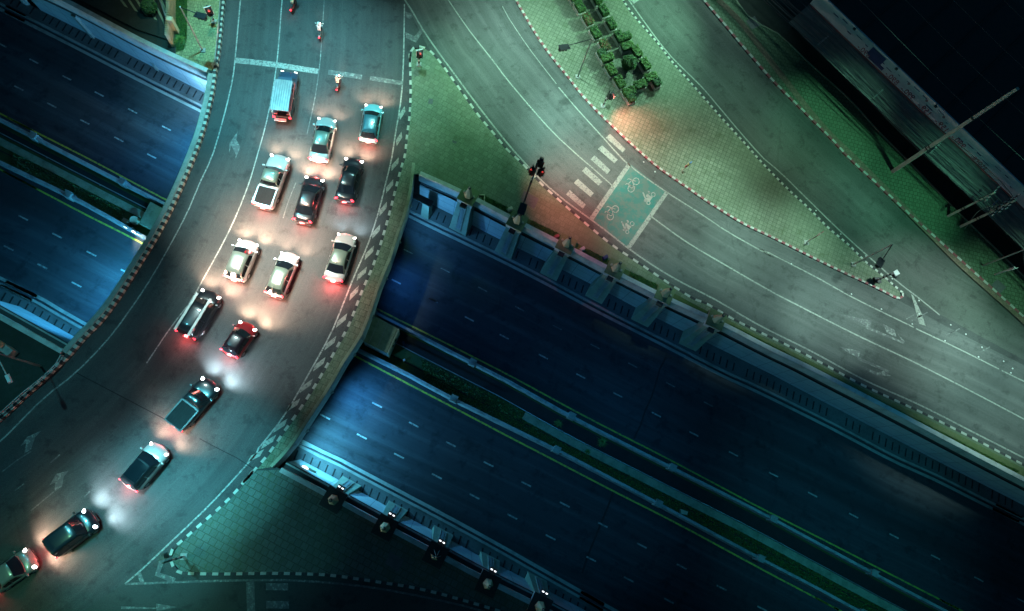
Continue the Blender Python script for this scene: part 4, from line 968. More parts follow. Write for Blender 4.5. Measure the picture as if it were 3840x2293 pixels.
small_signal((1016.8, 157), (1003.7, 118), R(20), 'white framed signal showing red on the nose of the first island', 30, True)
small_signal((446, 1351), (394, 1366), R(200), 'pink and black striped signal on the rounded corner, bottom left', 0, mats=('steelw', 'black'))
t = mast_signal((1263.5, 514), (1297.5, 391), (1266, 511), 'tall dark signal post with two red lights, rising from the second green pillar', 0, stripe=True)
p = U(1263.5, 514, 0.15); h = rise(p, 1297.5, 391)
signal_head(t, (0.25, 0.1, h - 0.5), R(160), 0, False); signal_head(t, (0.45, -0.15, h - 1.3), R(20), 20, False); signal_head(t, (-0.2, -0.2, h - 1.2), R(-70), 20, False)
g0 = U(1463, 257.8, 0); spot('signal_glow', (g0.x + 0.5, g0.y - 0.3, 2.6), U(1610, 400, 0), (1, 0.24, 0.18), 4600, 128, 0.2)
spot('signal_glow', (p.x + 1.2, p.y + 0.4, h - 0.8), U(1440, 470, 0), (1, 0.24, 0.20), 8500, 86, 0.2)
# striped camera post on the island tip
p = U(2127, 681.7, 0.15); h = rise(p, 2166, 660); t = empty('camera_post', (p.x, p.y, 0.14)); tag(t, 'black and white banded post with a square white box on top, at the island tip', 'post')
b = bmesh.new(); striped(b, 0.3, h, 0.09, 9); obj('pole', b, ['steelw', 'black'], t)
b = bmesh.new(); box(b, 0, 0, 0.1, 0.7, 0.6, 0.3); obj('cabinet', b, 'black', t)
b = bmesh.new(); box(b, 0.25, 0, h + 0.1, 0.55, 0.5, 0.12, 0.5); obj('camera_box', b, 'steelw', t)
b = bmesh.new(); bmesh.ops.create_uvsphere(b, u_segments=10, v_segments=6, radius=0.3, matrix=Matrix.Translation((0.35, -0.15, h - 0.3)) @ Matrix.Diagonal((1, 1, 0.6, 1))); obj('camera_dome', b, 'black', t, True)
# sign seen edge-on
p = U(1956.9, 588.8, 0.15); h = max(2.0, rise(p, 1989.6, 563.9)); t = empty('road_sign', (p.x, p.y, 0.14)); tag(t, 'white post with a red and white arrow board, on the wide paved island', 'sign')
b = bmesh.new(); tube(b, [(0, 0, 0), (0, 0, h)], 0.05, 8); obj('post', b, 'steelw', t)
b = bmesh.new(); box(b, 0, 0, h - 0.45, 0.9, 0.05, 0.9, R(35)); obj('sign_board', b, 'kr', t)
b = bmesh.new(); box(b, 0, 0, 0.03, 0.5, 0.5, 0.06); obj('footing', b, 'conc', t)
p = U(2415, 667, 0.15); t = empty('road_sign', (p.x, p.y, 0.14)); tag(t, 'thick white post with a slanted board on the far pavement at right', 'sign')
h = rise(p, 2463, 649); b = bmesh.new(); tube(b, [(0, 0, 0), (0, 0, h)], 0.09, 8); obj('post', b, 'steelw', t)
b = bmesh.new(); box(b, 0.05, -0.1, h - 0.3, 0.7, 0.06, 0.6, 0.3); obj('sign_board', b, 'steelw', t)
p = U(2386, 645, 0.15); t = empty('street_pole', (p.x, p.y, 0.14)); tag(t, 'slim pale pole on the far pavement near the right edge', 'pole')
h = rise(p, 2480, 601); b = bmesh.new(); tube(b, [(0, 0, 0), (0, 0, h + 1.2)], 0.09, 8, r2=0.06); obj('pole', b, 'pole', t)
b = bmesh.new(); tube(b, [(0, 0, h), (-0.3, -1.8, h + 0.1)], 0.04, 6); obj('arm', b, 'black', t)
# flag on the island
p = U(1654.8, 416, 0.15); t = empty('flag', (p.x, p.y, 0.14)); tag(t, 'little pink, yellow and blue flag on a short stick by the red kerb', 'flag')
b = bmesh.new(); tube(b, [(0, 0, 0), (0, 0, 2.1)], 0.025, 6); obj('stick', b, 'steelw', t)
M['flagc'] = [plain('flag_pink', (0.6, 0.15, 0.2)), plain('flag_yellow', (0.6, 0.5, 0.1)), plain('flag_blue', (0.08, 0.2, 0.5))]
for k in range(3):
    b = bmesh.new(); box(b, 0.12 + 0.05 * k, 0.05, 1.0 + k * 0.38, 0.32, 0.05, 0.36, 0.3 + 0.2 * k)
    me = bpy.data.meshes.new('cloth'); b.to_mesh(me); b.free(); me.materials.append(M['flagc'][k]); inst('cloth', me, t)
# utility poles and street lamp
def power_pole(base, top, ext, r, label, arms=0, square=True, hh=None):
    p = U(*base, 0.15); h = hh or rise(p, *top); t = empty('utility_pole', (p.x, p.y, 0.14)); tag(t, label, 'pole', 'utility poles by the shops')
    h *= ext; b = bmesh.new(); box(b, 0, 0, h / 2, r * 2, r * 1.6, h, 0.5, taper=0.62); obj('pole', b, 'pole', t)
    b = bmesh.new()
    for z in (h * 0.33, h * 0.335 + 0.3, h * 0.7): box(b, 0, 0, z, r * 2.15, r * 1.8, 0.1, 0.5, taper=1)
    obj('band', b, 'black', t)
    for k in range(arms):
        b = bmesh.new(); z = h - 0.5 - k * 0.8; box(b, 0, 0, z, 2.6, 0.12, 0.12, wd + 1.57); box(b, 0.3, 0, z - 0.3, 1.4, 0.06, 0.06, wd + 1.57)
        obj('cross_arm', b, 'wire', t)
        for s in (-1.15, -0.6, 0.6, 1.15):
            b = bmesh.new(); x, y = s * math.cos(wd + 1.57), s * math.sin(wd + 1.57)
            for q in range(3): bmesh.ops.create_cone(b, cap_ends=True, segments=8, radius1=0.09, radius2=0.05, depth=0.09, matrix=Matrix.Translation((x, y, z + 0.12 + q * 0.09)))
            obj('insulator', b, 'steel', t)
    return t, h
_w = U(2361, 387 + 0, 4) - U(1992, 34, 4); wd = math.atan2(_w.y, _w.x)
PT = []
tp, h1 = power_pole((2168, 416), (2440, 217), 1.06, 0.26, 'very tall thick concrete pole crossing in front of the shop sign', 0, hh=None); PT.append((tp, h1))
tp, h2 = power_pole((2301, 525), (2413.5, 463), 1.0, 0.15, 'thinner utility pole, left one of the pair standing on the bricks', 1); PT.append((tp, h2))
tp, h3 = power_pole((2332, 550), (2455, 475), 1.02, 0.17, 'utility pole with a transformer and tangled wires, right one of the pair', 3); PT.append((tp, h3))
b = bmesh.new(); bmesh.ops.create_cone(b, cap_ends=True, segments=14, radius1=0.33, radius2=0.3, depth=0.8, matrix=Matrix.Translation((0.4, 0.3, h3 - 2.6))); obj('transformer', b, 'steel', tp)
b = bmesh.new(); tube(b, spline([Vector(v) for v in ((0.3, -0.3, 0.1), (-0.5, 0.5, 3.2), (0.0, 0.2, h3 * 0.8))], 0.4), 0.035, 5); obj('loose_cable', b, 'steel', tp)
# wires along the shops: each runs from pole to pole, sagging a little
wb = [PT[1][0].location + Vector((0, 0, h2 - 1.0)), PT[2][0].location + Vector((0, 0, h3 - 1.0))]
dirw = Vector((math.cos(wd), math.sin(wd), 0)); nw = Vector((-dirw.y, dirw.x, 0))
rng = random.Random(3)
for i in range(16):
    base = PT[1][0].location + Vector((0, 0, 0)); off = nw * (-0.6 + i * 0.16 + rng.uniform(-.1, .1)); z = h2 - 1.6 + rng.uniform(-0.5, 1.3)
    pts = []
    for k in range(-18, 9):
        s = k * 2.3; sag = -0.5 * math.sin(math.pi * ((k % 9) / 9.0)) * rng.uniform(0.9, 1.1)
        pts.append(base + off * (1 + 0.3 * math.sin(k * 0.5 + i)) + dirw * s + Vector((0, 0, z + sag - base.z)))
    b = bmesh.new(); tube(b, pts, 0.035, 4)
    tag(obj('overhead_wire', b, 'wire'), 'dark overhead wire strung along the shop fronts', 'wire', 'overhead wires along the shops')
for i in range(4):
    o2 = PT[0][0].location; pts = [o2 + dirw * s * 3 + nw * (1.2 + i * 1.9) + Vector((0, 0, h1 - 5 + i * 1.7 - 0.3 * math.cos(s * 0.4))) for s in range(-16, 10)]
    b = bmesh.new(); tube(b, pts, 0.03, 4); tag(obj('power_line', b, 'wire'), 'faint high voltage line crossing above the dark roofs', 'wire', 'high lines over the roofs')
# street lamp, bottom left
p = U(98, 889, 0.1); h = rise(p, -12, 858); t = empty('street_lamp', (p.x, p.y, 0.1)); tag(t, 'grey street lamp with a drooping arm over the dark verge at bottom left', 'street lamp')
b = bmesh.new(); tube(b, [(0, 0, 0), (0, 0, h)], 0.09, 8, r2=0.06); obj('pole', b, 'steel', t)
e = U(24, 920, h - 0.2) - Vector((p.x, p.y, 0.1)); b = bmesh.new(); tube(b, [(0, 0, h), (e.x * .85, e.y * .85, h - 0.1)], 0.045, 6); obj('arm', b, 'steel', t)
b = bmesh.new(); box(b, e.x, e.y, h - 0.12, 0.75, 0.3, 0.16, math.atan2(e.y, e.x), taper=0.8); obj('lamp_head', b, 'steelw', t)
# guard rails beside both left kerbs
for lab, pts in (('grey guard rail beside the striped kerb at top left', T(0, 0, [(2046, -60), (2030, 150), (2008, 400), (1985, 580), (1962, 605)])), ('grey guard rail beside the striped kerb at bottom left', T(0, 1120, [(563, 525), (545, 575), (400, 720), (200, 880), (0, 1060), (-140, 1170)]))):
    t = empty('guard_rail', (0, 0, 0)); tag(t, lab, 'guard rail'); b = bmesh.new(); P = spline(UP(pts, 0.8), 0.8)
    tube(b, P, 0.05, 6); obj('top_rail', b, 'steel', t); b = bmesh.new(); tube(b, [q - Vector((0, 0, 0.3)) for q in P], 0.035, 6); obj('lower_rail', b, 'steel', t)
    for q in P[::3]: b = bmesh.new(); tube(b, [Vector((q.x, q.y, 0.08)), Vector((q.x, q.y, 0.8))], 0.04, 6); obj('post', b, 'steel', t)

# ---- cream slatted fence and yard at the top left, its twin at the left edge
def slat_fence(pts, h, label, n):
    t = empty('slat_fence', (0, 0, 0)); tag(t, label, 'fence'); P = resample([Vector((q.x, q.y, 0)) for q in pts], n=n)
    b = bmesh.new()
    for i, q in enumerate(P):
        d = (P[min(i + 1, n)] - P[max(i - 1, 0)]); box(b, q.x, q.y, h / 2 + 0.05, 0.05, 0.30, h, math.atan2(d.y, d.x))
    obj('slats', b, 'slat', t); b = bmesh.new(); line_ = P
    tube(b, [q + Vector((0, 0, h * 0.9)) for q in P], 0.04, 6); tube(b, [q + Vector((0, 0, h * 0.15)) for q in P], 0.04, 6); obj('rail', b, 'slat', t)
    return t
slat_fence(UP([(424, -55), (424, 60)], 0.05) , 1.9, 'cream slatted fence beside the lawn strip at top left, upper run', 34)
slat_fence(UP([(423, 66), (421, 114)], 0.05), 1.9, 'lower run of the cream slatted fence beside the lawn strip', 11)
p = U(421, 64, 1.0); b = bmesh.new(); box(b, p.x, p.y, 1.05, 0.5, 0.45, 2.1); tag(obj('gate_post', b, 'slat'), 'square cream gate post between the two runs of slatted fence', 'post')
slat_fence(UP([(-20, 818), (24, 846)], 0.05), 1.6, 'slatted fence in the shade at the left edge, above the verge', 14)
b = bmesh.new(); p = U(30, 855, 0.1); box(b, p.x, p.y, 0.5, 0.9, 0.6, 0.9, -0.6); box(b, p.x - 0.8, p.y + 0.3, 0.35, 0.7, 0.5, 0.6, -0.6); tag(obj('utility_box', b, 'conc'), 'grey utility box on the dark verge beside the street lamp', 'box')
b = bmesh.new(); tube(b, [U(380, -20, 0.1), U(402, 40, 3.0)], 0.06, 6); tag(obj('leaning_pole', b, 'steel'), 'bluish pole leaning over the dark yard at top left', 'pole')
b = bmesh.new(); prism(b, UP([(150, -50), (395, 55), (405, 95), (330, 70), (225, 15), (120, -40)], 0.3), 0.0, 0.25); tag(obj('yard_platform', b, 'dark'), 'low dark platform in the yard behind the slatted fence', 'platform')

# ---- foliage
def leafmesh(n, half, mats, seed, hz=0.5, size=0.07, shape='box', weights=None):
    rg = random.Random(seed); b = bmesh.new()
    for i in range(n):
        if shape == 'box':
            x, y = rg.uniform(-1, 1), rg.uniform(-1, 1); z = rg.random() ** 0.35
            k = 1 - 0.16 * z * abs(math.sin(i)); p = Vector((x * half[0] * k, y * half[1] * k, z * hz + 0.06 * math.sin(x * 5 + seed) * math.cos(y * 4)))
        else:
            v = Vector((rg.gauss(0, 1), rg.gauss(0, 1), rg.gauss(0, 1))).normalized() * rg.uniform(0.72, 1.04)
            v *= 1 + 0.10 * math.sin(v.x * 7 + seed) * math.sin(v.y * 6); p = Vector((v.x * half[0], v.y * half[1], hz * 0.5 + v.z * hz * 0.5))
        a = Vector((rg.uniform(-1, 1), rg.uniform(-1, 1), rg.uniform(-.5, .5))).normalized(); c = a.cross(Vector((rg.uniform(-.6, .6), rg.uniform(-.6, .6), 1))).normalized()
        s = size * rg.uniform(0.6, 1.4); q = [b.verts.new(p + a * s * u_ + c * s * v_ * 0.55) for u_, v_ in ((-1, 0), (0, -1), (1, 0), (0, 1))]
        b.faces.new(q).material_index = rg.choices(range(len(mats)), weights)[0]
    return mesh(b, mats)
def planter(x, y, long, other, label, kind):
    """long: oblong or small square box; other: turned across the row"""
    p = U(x, y, 0.85); lx = 0.70 if long else 0.44; ly = 0.42
    d0 = U(1430, 60, 0) - U(1405, 16, 0); a = math.atan2(d0.y, d0.x)
    if other: a += R(88)
    t = empty('planter', (p.x, p.y, 0.14), a); tag(t, label, 'planter', 'clipped shrubs in concrete boxes on the paved island')
    def bx():
        b = bmesh.new(); box(b, 0, 0, 0.2, lx * 2.0, ly * 2.0, 0.4, taper=1.04); return mesh(b, 'planter')
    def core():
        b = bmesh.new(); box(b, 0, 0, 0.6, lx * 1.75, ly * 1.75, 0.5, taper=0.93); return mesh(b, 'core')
    inst('planter_box', share(('bx', long), bx), t)
    f = inst('shrub', share(('lf', long, kind), lambda: leafmesh(2300 if long else 1500, (lx * 1.04, ly * 1.08), {'g': ['leaf1', 'leaf3', 'leaf2'], 'l': ['leaf2', 'leaf1', 'leaf3'], 'r': ['leaf1', 'leafred', 'leaf3'], 'd': ['leaf3', 'leaf1']}[kind], 5 + len(kind + str(long)) + ord(kind), 0.60, 0.055, weights={'g': (5, 3, 2), 'l': (5, 3, 1), 'r': (4, 3, 2), 'd': (4, 2)}[kind])), t, (0, 0, 0.36))
    inst('twigs', share(('core', long), core), t)
LEFT = [(615, -42, 1, 0, 'g'), (680, 62, 1, 0, 'g'), (755, 180, 1, 0, 'r'), (825, 302, 1, 0, 'g'), (908, 418, 1, 0, 'r')]
RIGHT = [(838, -12, 1, 0, 'g'), (900, 98, 1, 0, 'g'), (970, 220, 1, 0, 'g'), (1045, 338, 1, 0, 'g'), (1206, 480, 1, 0, 'l'), (1285, 595, 1, 0, 'l')]
ordn = ['first', 'second', 'third', 'fourth', 'fifth', 'sixth', 'seventh', 'eighth']
for i, q in enumerate(LEFT): planter(*T(1900, 0, [q[:2]])[0], q[2], q[3], f'{ordn[i]} oblong shrub box from the top in the left row' + (', tinged red' if q[4] == 'r' else ''), q[4])
for i, q in enumerate(RIGHT): planter(*T(1900, 0, [q[:2]])[0], q[2], q[3], f'{ordn[i]} oblong shrub box from the top in the right row', q[4])
for x, y, lg, ot, kd, lb in ((1118, 335, 0, 0, 'g', 'small square shrub box at the right, above the ring of boxes'), (1120, 428, 1, 1, 'l', 'crosswise shrub box closing the ring at upper right'), (882, 492, 0, 0, 'd', 'dark square shrub box under the red tinged one'), (935, 538, 1, 1, 'l', 'crosswise light green shrub box at the left of the ring'), (970, 645, 1, 0, 'l', 'light green lengthwise shrub box just left of the round bush'), (1050, 760, 1, 0, 'l', 'lengthwise shrub box at lower left of the ring'), (1338, 716, 1, 1, 'l', 'crosswise shrub box at the far right end of the bottom row'), (1236, 785, 1, 1, 'l', 'crosswise shrub box in the middle of the bottom row'), (1395, 765, 0, 0, 'd', 'dark square shrub box at the right tip of the bottom row'), (1135, 848, 1, 1, 'l', 'yellow green crosswise shrub box at the left of the bottom row'), (1157, 912, 0, 0, 'd', 'lowest dark square shrub box, above the red signal')):
    planter(*T(1900, 0, [(x, y)])[0], lg, ot, lb, kd)
def bush(loc, half, hz, label, name, kinds, wts, n, trunk=None, z0=0.14, seed=3, size=0.07):
    t = empty(name, (loc.x, loc.y, z0)); tag(t, label, 'bush')
    f = inst('foliage', leafmesh(n, half, kinds, seed, hz, size, 'ball', wts), t, (0, 0, 0.25))
    b = bmesh.new(); bmesh.ops.create_icosphere(b, subdivisions=2, radius=1, matrix=Matrix.Translation((0, 0, 0.25 + hz / 2)) @ Matrix.Diagonal((half[0] * .72, half[1] * .72, hz * .38, 1))); inst('twigs', mesh(b, 'core'), t)
    b = bmesh.new(); tube(b, [(0, 0, 0), (0.02, 0.01, 0.25 + hz * 0.5)], 0.07, 7, r2=0.04); inst('trunk', mesh(b, 'pole'), t)
bush(U(*T(1900, 0, [(1135, 585)])[0], 1.1), (0.78, 0.78), 1.5, 'big round bush in the middle of the ring of shrub boxes', 'round_bush', ['leaf3', 'leaf1', 'leaf2'], (4, 4, 2), 5200, size=0.06)
bush(U(362, 18, 0.7), (0.75, 0.75), 1.1, 'dark round bush in the yard at top left behind the fence', 'round_bush', ['leaf3', 'leaf1'], (4, 2), 2600, z0=0.0)
def spiky(x, y, n, ln, label, z0=0.14, seed=1):
    p = U(x, y, z0); t = empty('spiky_plant', (p.x, p.y, z0)); tag(t, label, 'plant'); rg = random.Random(seed); b = bmesh.new()
    for i in range(n):
        a = rg.uniform(0, 6.283); e = rg.uniform(0.15, 1.3); L = ln * rg.uniform(0.6, 1.1); prev = None
        for k in range(5):
            s = k / 4; r = L * s * math.cos(e); z = 0.15 + L * s * math.sin(e) - 0.55 * L * s * s; w2 = 0.035 * (1 - s) + 0.004
            c = Vector((r * math.cos(a), r * math.sin(a), max(0.02, z))); sd = Vector((-math.sin(a), math.cos(a), 0)) * w2
            cur = (b.verts.new(c + sd), b.verts.new(c - sd))
            if prev: b.faces.new((prev[0], prev[1], cur[1], cur[0])).material_index = i % 2
            prev = cur
    obj('leaves', b, ['leaf2', 'leaf1'], t); b = bmesh.new(); bmesh.ops.create_cone(b, cap_ends=True, segments=8, radius1=0.1, radius2=0.06, depth=0.3, matrix=Matrix.Translation((0, 0, 0.15))); obj('stem', b, 'core', t)
spiky(*T(0, 0, [(1672, 392)])[0], 190, 0.95, 'bright spiky plant at the lower end of the lawn strip')
spiky(*T(1900, 1693, [(745, 5)])[0], 60, 0.6, 'small spiky weed in the underpass median', ZF + 0.15, 4)
spiky(*T(1900, 1120, [(885, 1330)])[0], 90, 0.7, 'tufted yellow green weed beside the median channel', ZF + 0.2, 6)
spiky(*T(1900, 1120, [(480, 1165)])[0], 70, 0.6, 'low green weed growing in the right median by the ditch', ZF + 0.2, 8)
# lawn: short blades over the top-left strip, then grass tufts along the long verge
def tufts(name, areas, n, label, seed, z, size, kinds=('leaf1', 'leaf2', 'leaf3')):
    rg = random.Random(seed); b = bmesh.new()
    for A in areas:
        tri = tessellate_polygon([[Vector((p[0], p[1], 0)) for p in A]]); P = [Vector((p[0], p[1], z)) for p in A]
        ar = [max(1e-6, (P[t[1]] - P[t[0]]).cross(P[t[2]] - P[t[0]]).length) for t in tri]
        for i in range(n // len(areas)):
            t = rg.choices(tri, ar)[0]; u_, v_ = rg.random(), rg.random()
            if u_ + v_ > 1: u_, v_ = 1 - u_, 1 - v_
            p = P[t[0]] + (P[t[1]] - P[t[0]]) * u_ + (P[t[2]] - P[t[0]]) * v_; a = rg.uniform(0, 6.28); d = Vector((math.cos(a), math.sin(a), 0)); s = size * rg.uniform(.5, 1.4)
            q = [b.verts.new(p - d * s * 0.3), b.verts.new(p + d * s * 0.3), b.verts.new(p + Vector((d.y, -d.x, 0)) * s * rg.uniform(.2, .9) + Vector((0, 0, s * rg.uniform(.5, 1))))]
            b.faces.new(q).material_index = rg.randrange(len(kinds))
    return tag(obj(name, b, list(kinds)), label, 'grass', kind='stuff')
tufts('lawn_grass', [UP([(455, -58), (453, 92), (446, 118), (430, 122), (428, 70), (426, -58)], 0.14)], 14000, 'dense green grass of the lawn strip at top left', 2, 0.14, 0.10)
tufts('verge_grass', [UP([(x0, y0), (x1, y1), (x1, y1 - 16), (x0, y0 - 14)], 0.15) for x0, y0, x1, y1 in ((1170, 487, 1235, 521), (1290, 549, 1355, 583), (1408, 611, 1475, 646), (1528, 673, 1594, 706))], 5000, 'patchy grass between the green topped pillars', 3, 0.15, 0.13, ('leaf3', 'leaf1'))
tufts('edge_grass', [UP([(x0, 0.511 * (x0 - 1763) + 791 - 3), (x0 + 70, 0.511 * (x0 + 70 - 1763) + 791 - 3), (x0 + 70, 0.511 * (x0 + 70 - 1763) + 791 - 9), (x0, 0.511 * (x0 - 1763) + 791 - 8)], 0.15) for x0 in range(1770, 2460, 70)], 6000, 'rough grass fringe along the top of the long wall', 4, 0.15, 0.12, ('leaf3', 'leaf1', 'leaf2'))
def between(a, b, x0, x1, fa, fb):
    A = [p for p in resample(a, step=2.0) if x0 < PR(p).x < x1]; B = [p for p in resample(b, step=2.0) if x0 < PR(p).x < x1]
    n = 24; A = resample(A, n=n); B = resample(B, n=n)
    return [[A[i].lerp(B[i], fa), A[i + 1].lerp(B[i + 1], fa), A[i + 1].lerp(B[i + 1], fb), A[i].lerp(B[i], fb)] for i in range(n)]
tufts('median_weeds', between(M1w, M2w, 990, 2350, 0.48, 0.92), 14000, 'green weeds and grass overgrowing the right median between the carriageways', 9, ZF + 0.15, 0.16, ('leaf3', 'leaf1', 'leaf2'))
tufts('roadside_moss', between(Y1w, M1w, 900, 2350, 0.25, 0.8), 9000, 'mossy growth in the gutter between yellow line and barrier, right of the bridge', 10, ZF + 0.01, 0.06, ('leaf3', 'leaf1'))
tufts('median_weeds', between(M1w, M2w, 0, 330, 0.5, 0.9), 4000, 'sparse weeds on the soil of the left median', 11, ZF + 0.15, 0.13, ('leaf3', 'leaf1'))
# litter on the verge
for x, y, lb in ((1168, 482, 'overturned white frame on the verge beside the first green pillar'),):
    p = U(x, y, 0.2); t = bmesh.new()
    for dx, dy, sx, sy in ((-.3, 0, .07, .8), (.3, 0, .07, .8), (0, .37, .6, .07), (0, -.37, .6, .07)): box(t, p.x + dx, p.y + dy, 0.25, sx, sy, 0.12)
    tag(obj('broken_frame', t, 'slat'), lb, 'litter')
for x, y, lb, m_ in ((1600 / 1.0 * 0 + 1468, 626, 'blue lidded crate on the verge beside the fourth green pillar', 'ink_blue'), (1237, 509, 'cream bucket left beside the second green pillar', 'slat'), (1350, 576, 'scrap of pink rubbish on the verge edge', 'kr'), (1412, 606, 'heap of pale rubbish bags beyond the third green pillar', 'conc_light')):
    p = U(x, y, 0.3); b = bmesh.new(); box(b, p.x, p.y, 0.32, 0.5, 0.36, 0.35, 0.5, taper=0.85); box(b, p.x + .05, p.y + .05, 0.53, 0.42, 0.28, 0.06, 0.5)
    tag(obj('rubbish', b, m_), lb, 'litter')

# ---- shops at the top right: awning, price board, dark roof
ZB, ZA = 4.0, 3.3
B0, B1 = U(1992, 34, ZB), U(2361, 387, ZB); db = (B1 - B0).normalized(); nb = Vector((-db.y, db.x, 0))
if nb.dot(n_ne) < 0: nb = -nb
Bend = B1 + db * 26; B0 = U(1966, 9, ZB)
zt = rise(Vector((B1.x, B1.y, ZB)), 2396, 370) + ZB
t = empty('shop_row', (B0.x, B0.y, 0), math.atan2(db.y, db.x)); tag(t, 'dark roofed row of shops behind a long pale price board at top right', 'building')
L = (Bend - B0).length
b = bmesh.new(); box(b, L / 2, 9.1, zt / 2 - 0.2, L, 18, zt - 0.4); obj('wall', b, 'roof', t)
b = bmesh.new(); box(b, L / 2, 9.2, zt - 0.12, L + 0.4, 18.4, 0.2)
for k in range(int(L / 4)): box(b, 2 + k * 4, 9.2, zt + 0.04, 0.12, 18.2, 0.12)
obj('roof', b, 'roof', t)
b = bmesh.new(); box(b, L / 2, 0.0, (ZB + zt) / 2, L, 0.16, zt - ZB); sg = obj('sign_board', b, 'sign', t)
b = bmesh.new(); box(b, L / 2, -0.1, ZB - 0.02, L, 0.1, 0.10); obj('trim_strip', b, 'kr', t)
aw = 3.0
b = bmesh.new(); nrib = int(L / 0.28)
for k in range(10):
    y0, y1 = -0.1 - aw * k / 10, -0.1 - aw * (k + 1) / 10; z0 = ZB - 0.08 - (ZB - ZA) * k / 10; z1 = ZB - 0.08 - (ZB - ZA) * (k + 1) / 10
    q = [b.verts.new(v) for v in ((0, y0, z0 + 0.03 * (k % 2)), (L, y0, z0 + 0.03 * (k % 2)), (L, y1, z1 + 0.03 * ((k + 1) % 2)), (0, y1, z1 + 0.03 * ((k + 1) % 2)))]; b.faces.new(q)
obj('awning', b, 'awning', t)
for k in range(int(L / 8)): b = bmesh.new(); box(b, 4 + k * 8.2, -aw / 2, (ZA + ZB) / 2 + 0.03, 0.16, aw, 0.04, M4=None); o = obj('awning_rib', b, 'conc_light', t); o.rotation_euler = (0, 0, 0)
# price figures as they read in the photo (laterally reversed)
def glyphs(txt, x, z, size, mat, parent, y=-0.1):
    cu = bpy.data.curves.new('figures', 'FONT'); cu.body = txt; cu.size = size; cu.extrude = 0.012; cu.align_x = 'CENTER'
    tmp = bpy.data.objects.new('figures', cu); col.objects.link(tmp)
    dg = bpy.context.evaluated_depsgraph_get(); me = bpy.data.meshes.new_from_object(tmp.evaluated_get(dg)); bpy.data.objects.remove(tmp)
    for v in me.vertices:
        vx, vy, vz = v.co; v.co = (-vx, -vz, vy)
    me.materials.clear(); me.materials.append(M[mat]); o = inst('lettering', me, parent, (x, y, z)); return o
def along(x, y): return (U(x, y, ZB + 0.4) - B0).dot(db)
for x, y, s in ((2098, 124, '890.-'), (2163, 192, '890.-'), (2200, 229, '990.-'), (2242, 268, '159.-'), (2283, 308, '159.-'), (2325, 345, '990.-'), (2377, 395, 'store.')):
    glyphs(s, along(x, y), ZB + 0.12, 0.85, 'ink_red', sg)
for x, y in ((2205, 203), (2248, 243), (2289, 282)): glyphs('e', along(x, y), zt - 0.62, 0.6, 'ink_red', sg)
b = bmesh.new(); xx = along(2130, 135); box(b, xx, -0.12, (ZB + zt) / 2 + 0.15, 1.9, 0.06, (zt - ZB) * 0.55); box(b, xx + 0.5, -0.13, ZB + 0.4, 2.0, 0.05, 0.35); obj('blue_panel', b, 'ink_blue', sg)
b = bmesh.new()
rg = random.Random(5)
for k in range(26): xx = 3 + k * 1.15; box(b, xx, -0.11, ZB + 0.55 + rg.uniform(0.2, 0.9), rg.uniform(.2, .9), 0.03, rg.uniform(.03, .1))
obj('fine_print', b, 'ink_blue', sg)
for xx in (5.5, 11.5, 17.0): b = bmesh.new(); tube(b, [(xx, 0, zt), (xx, -0.9, zt + 0.5)], 0.04, 5); box(b, xx, -0.95, zt + 0.45, 0.3, 0.2, 0.15); obj('lamp_arm', b, 'black', t)
# ================================================================ VEHICLES
def sm(a, b, x):
    t = max(0, min(1, (x - a) / (b - a))); return t * t * (3 - 2 * t)
def loft(b, secs, mi=0, capends=True):
    rings = [[b.verts.new(p) for p in s] for s in secs]; n = len(secs[0])
    for a, c in zip(rings, rings[1:]):
        for k in range(n - 1): b.faces.new((a[k], c[k], c[k + 1], a[k + 1])).material_index = mi
        b.faces.new((a[n - 1], c[n - 1], c[0], a[0])).material_index = mi
    if capends: b.faces.new(rings[0]).material_index = mi; b.faces.new(rings[-1][::-1]).material_index = mi
SPEC = {
 'hatch':  dict(W=1.70, H=1.50, nose=.72, hood=.98, deck=.98, belt=1.0, xa=.28, xb=.09, xc=-.37, xd=-.47),
 'sedan':  dict(W=1.78, H=1.46, nose=.66, hood=.94, deck=1.02, belt=.98, xa=.28, xb=.09, xc=-.21, xd=-.36),
 'suv':    dict(W=1.84, H=1.72, nose=.85, hood=1.12, deck=1.15, belt=1.14, xa=.28, xb=.11, xc=-.39, xd=-.475),
 'mpv':    dict(W=1.86, H=1.80, nose=.80, hood=1.08, deck=1.10, belt=1.10, xa=.30, xb=.17, xc=-.42, xd=-.485),
 'pickup': dict(W=1.84, H=1.74, nose=.88, hood=1.12, deck=1.08, belt=1.12, xa=.24, xb=.13, xc=-.09, xd=-.13, bed=(-.16, -.47)),
 'longbed': dict(W=1.84, H=1.70, nose=.88, hood=1.10, deck=1.06, belt=1.10, xa=.26, xb=.14, xc=.02, xd=-.02, bed=(-.05, -.47)),
}
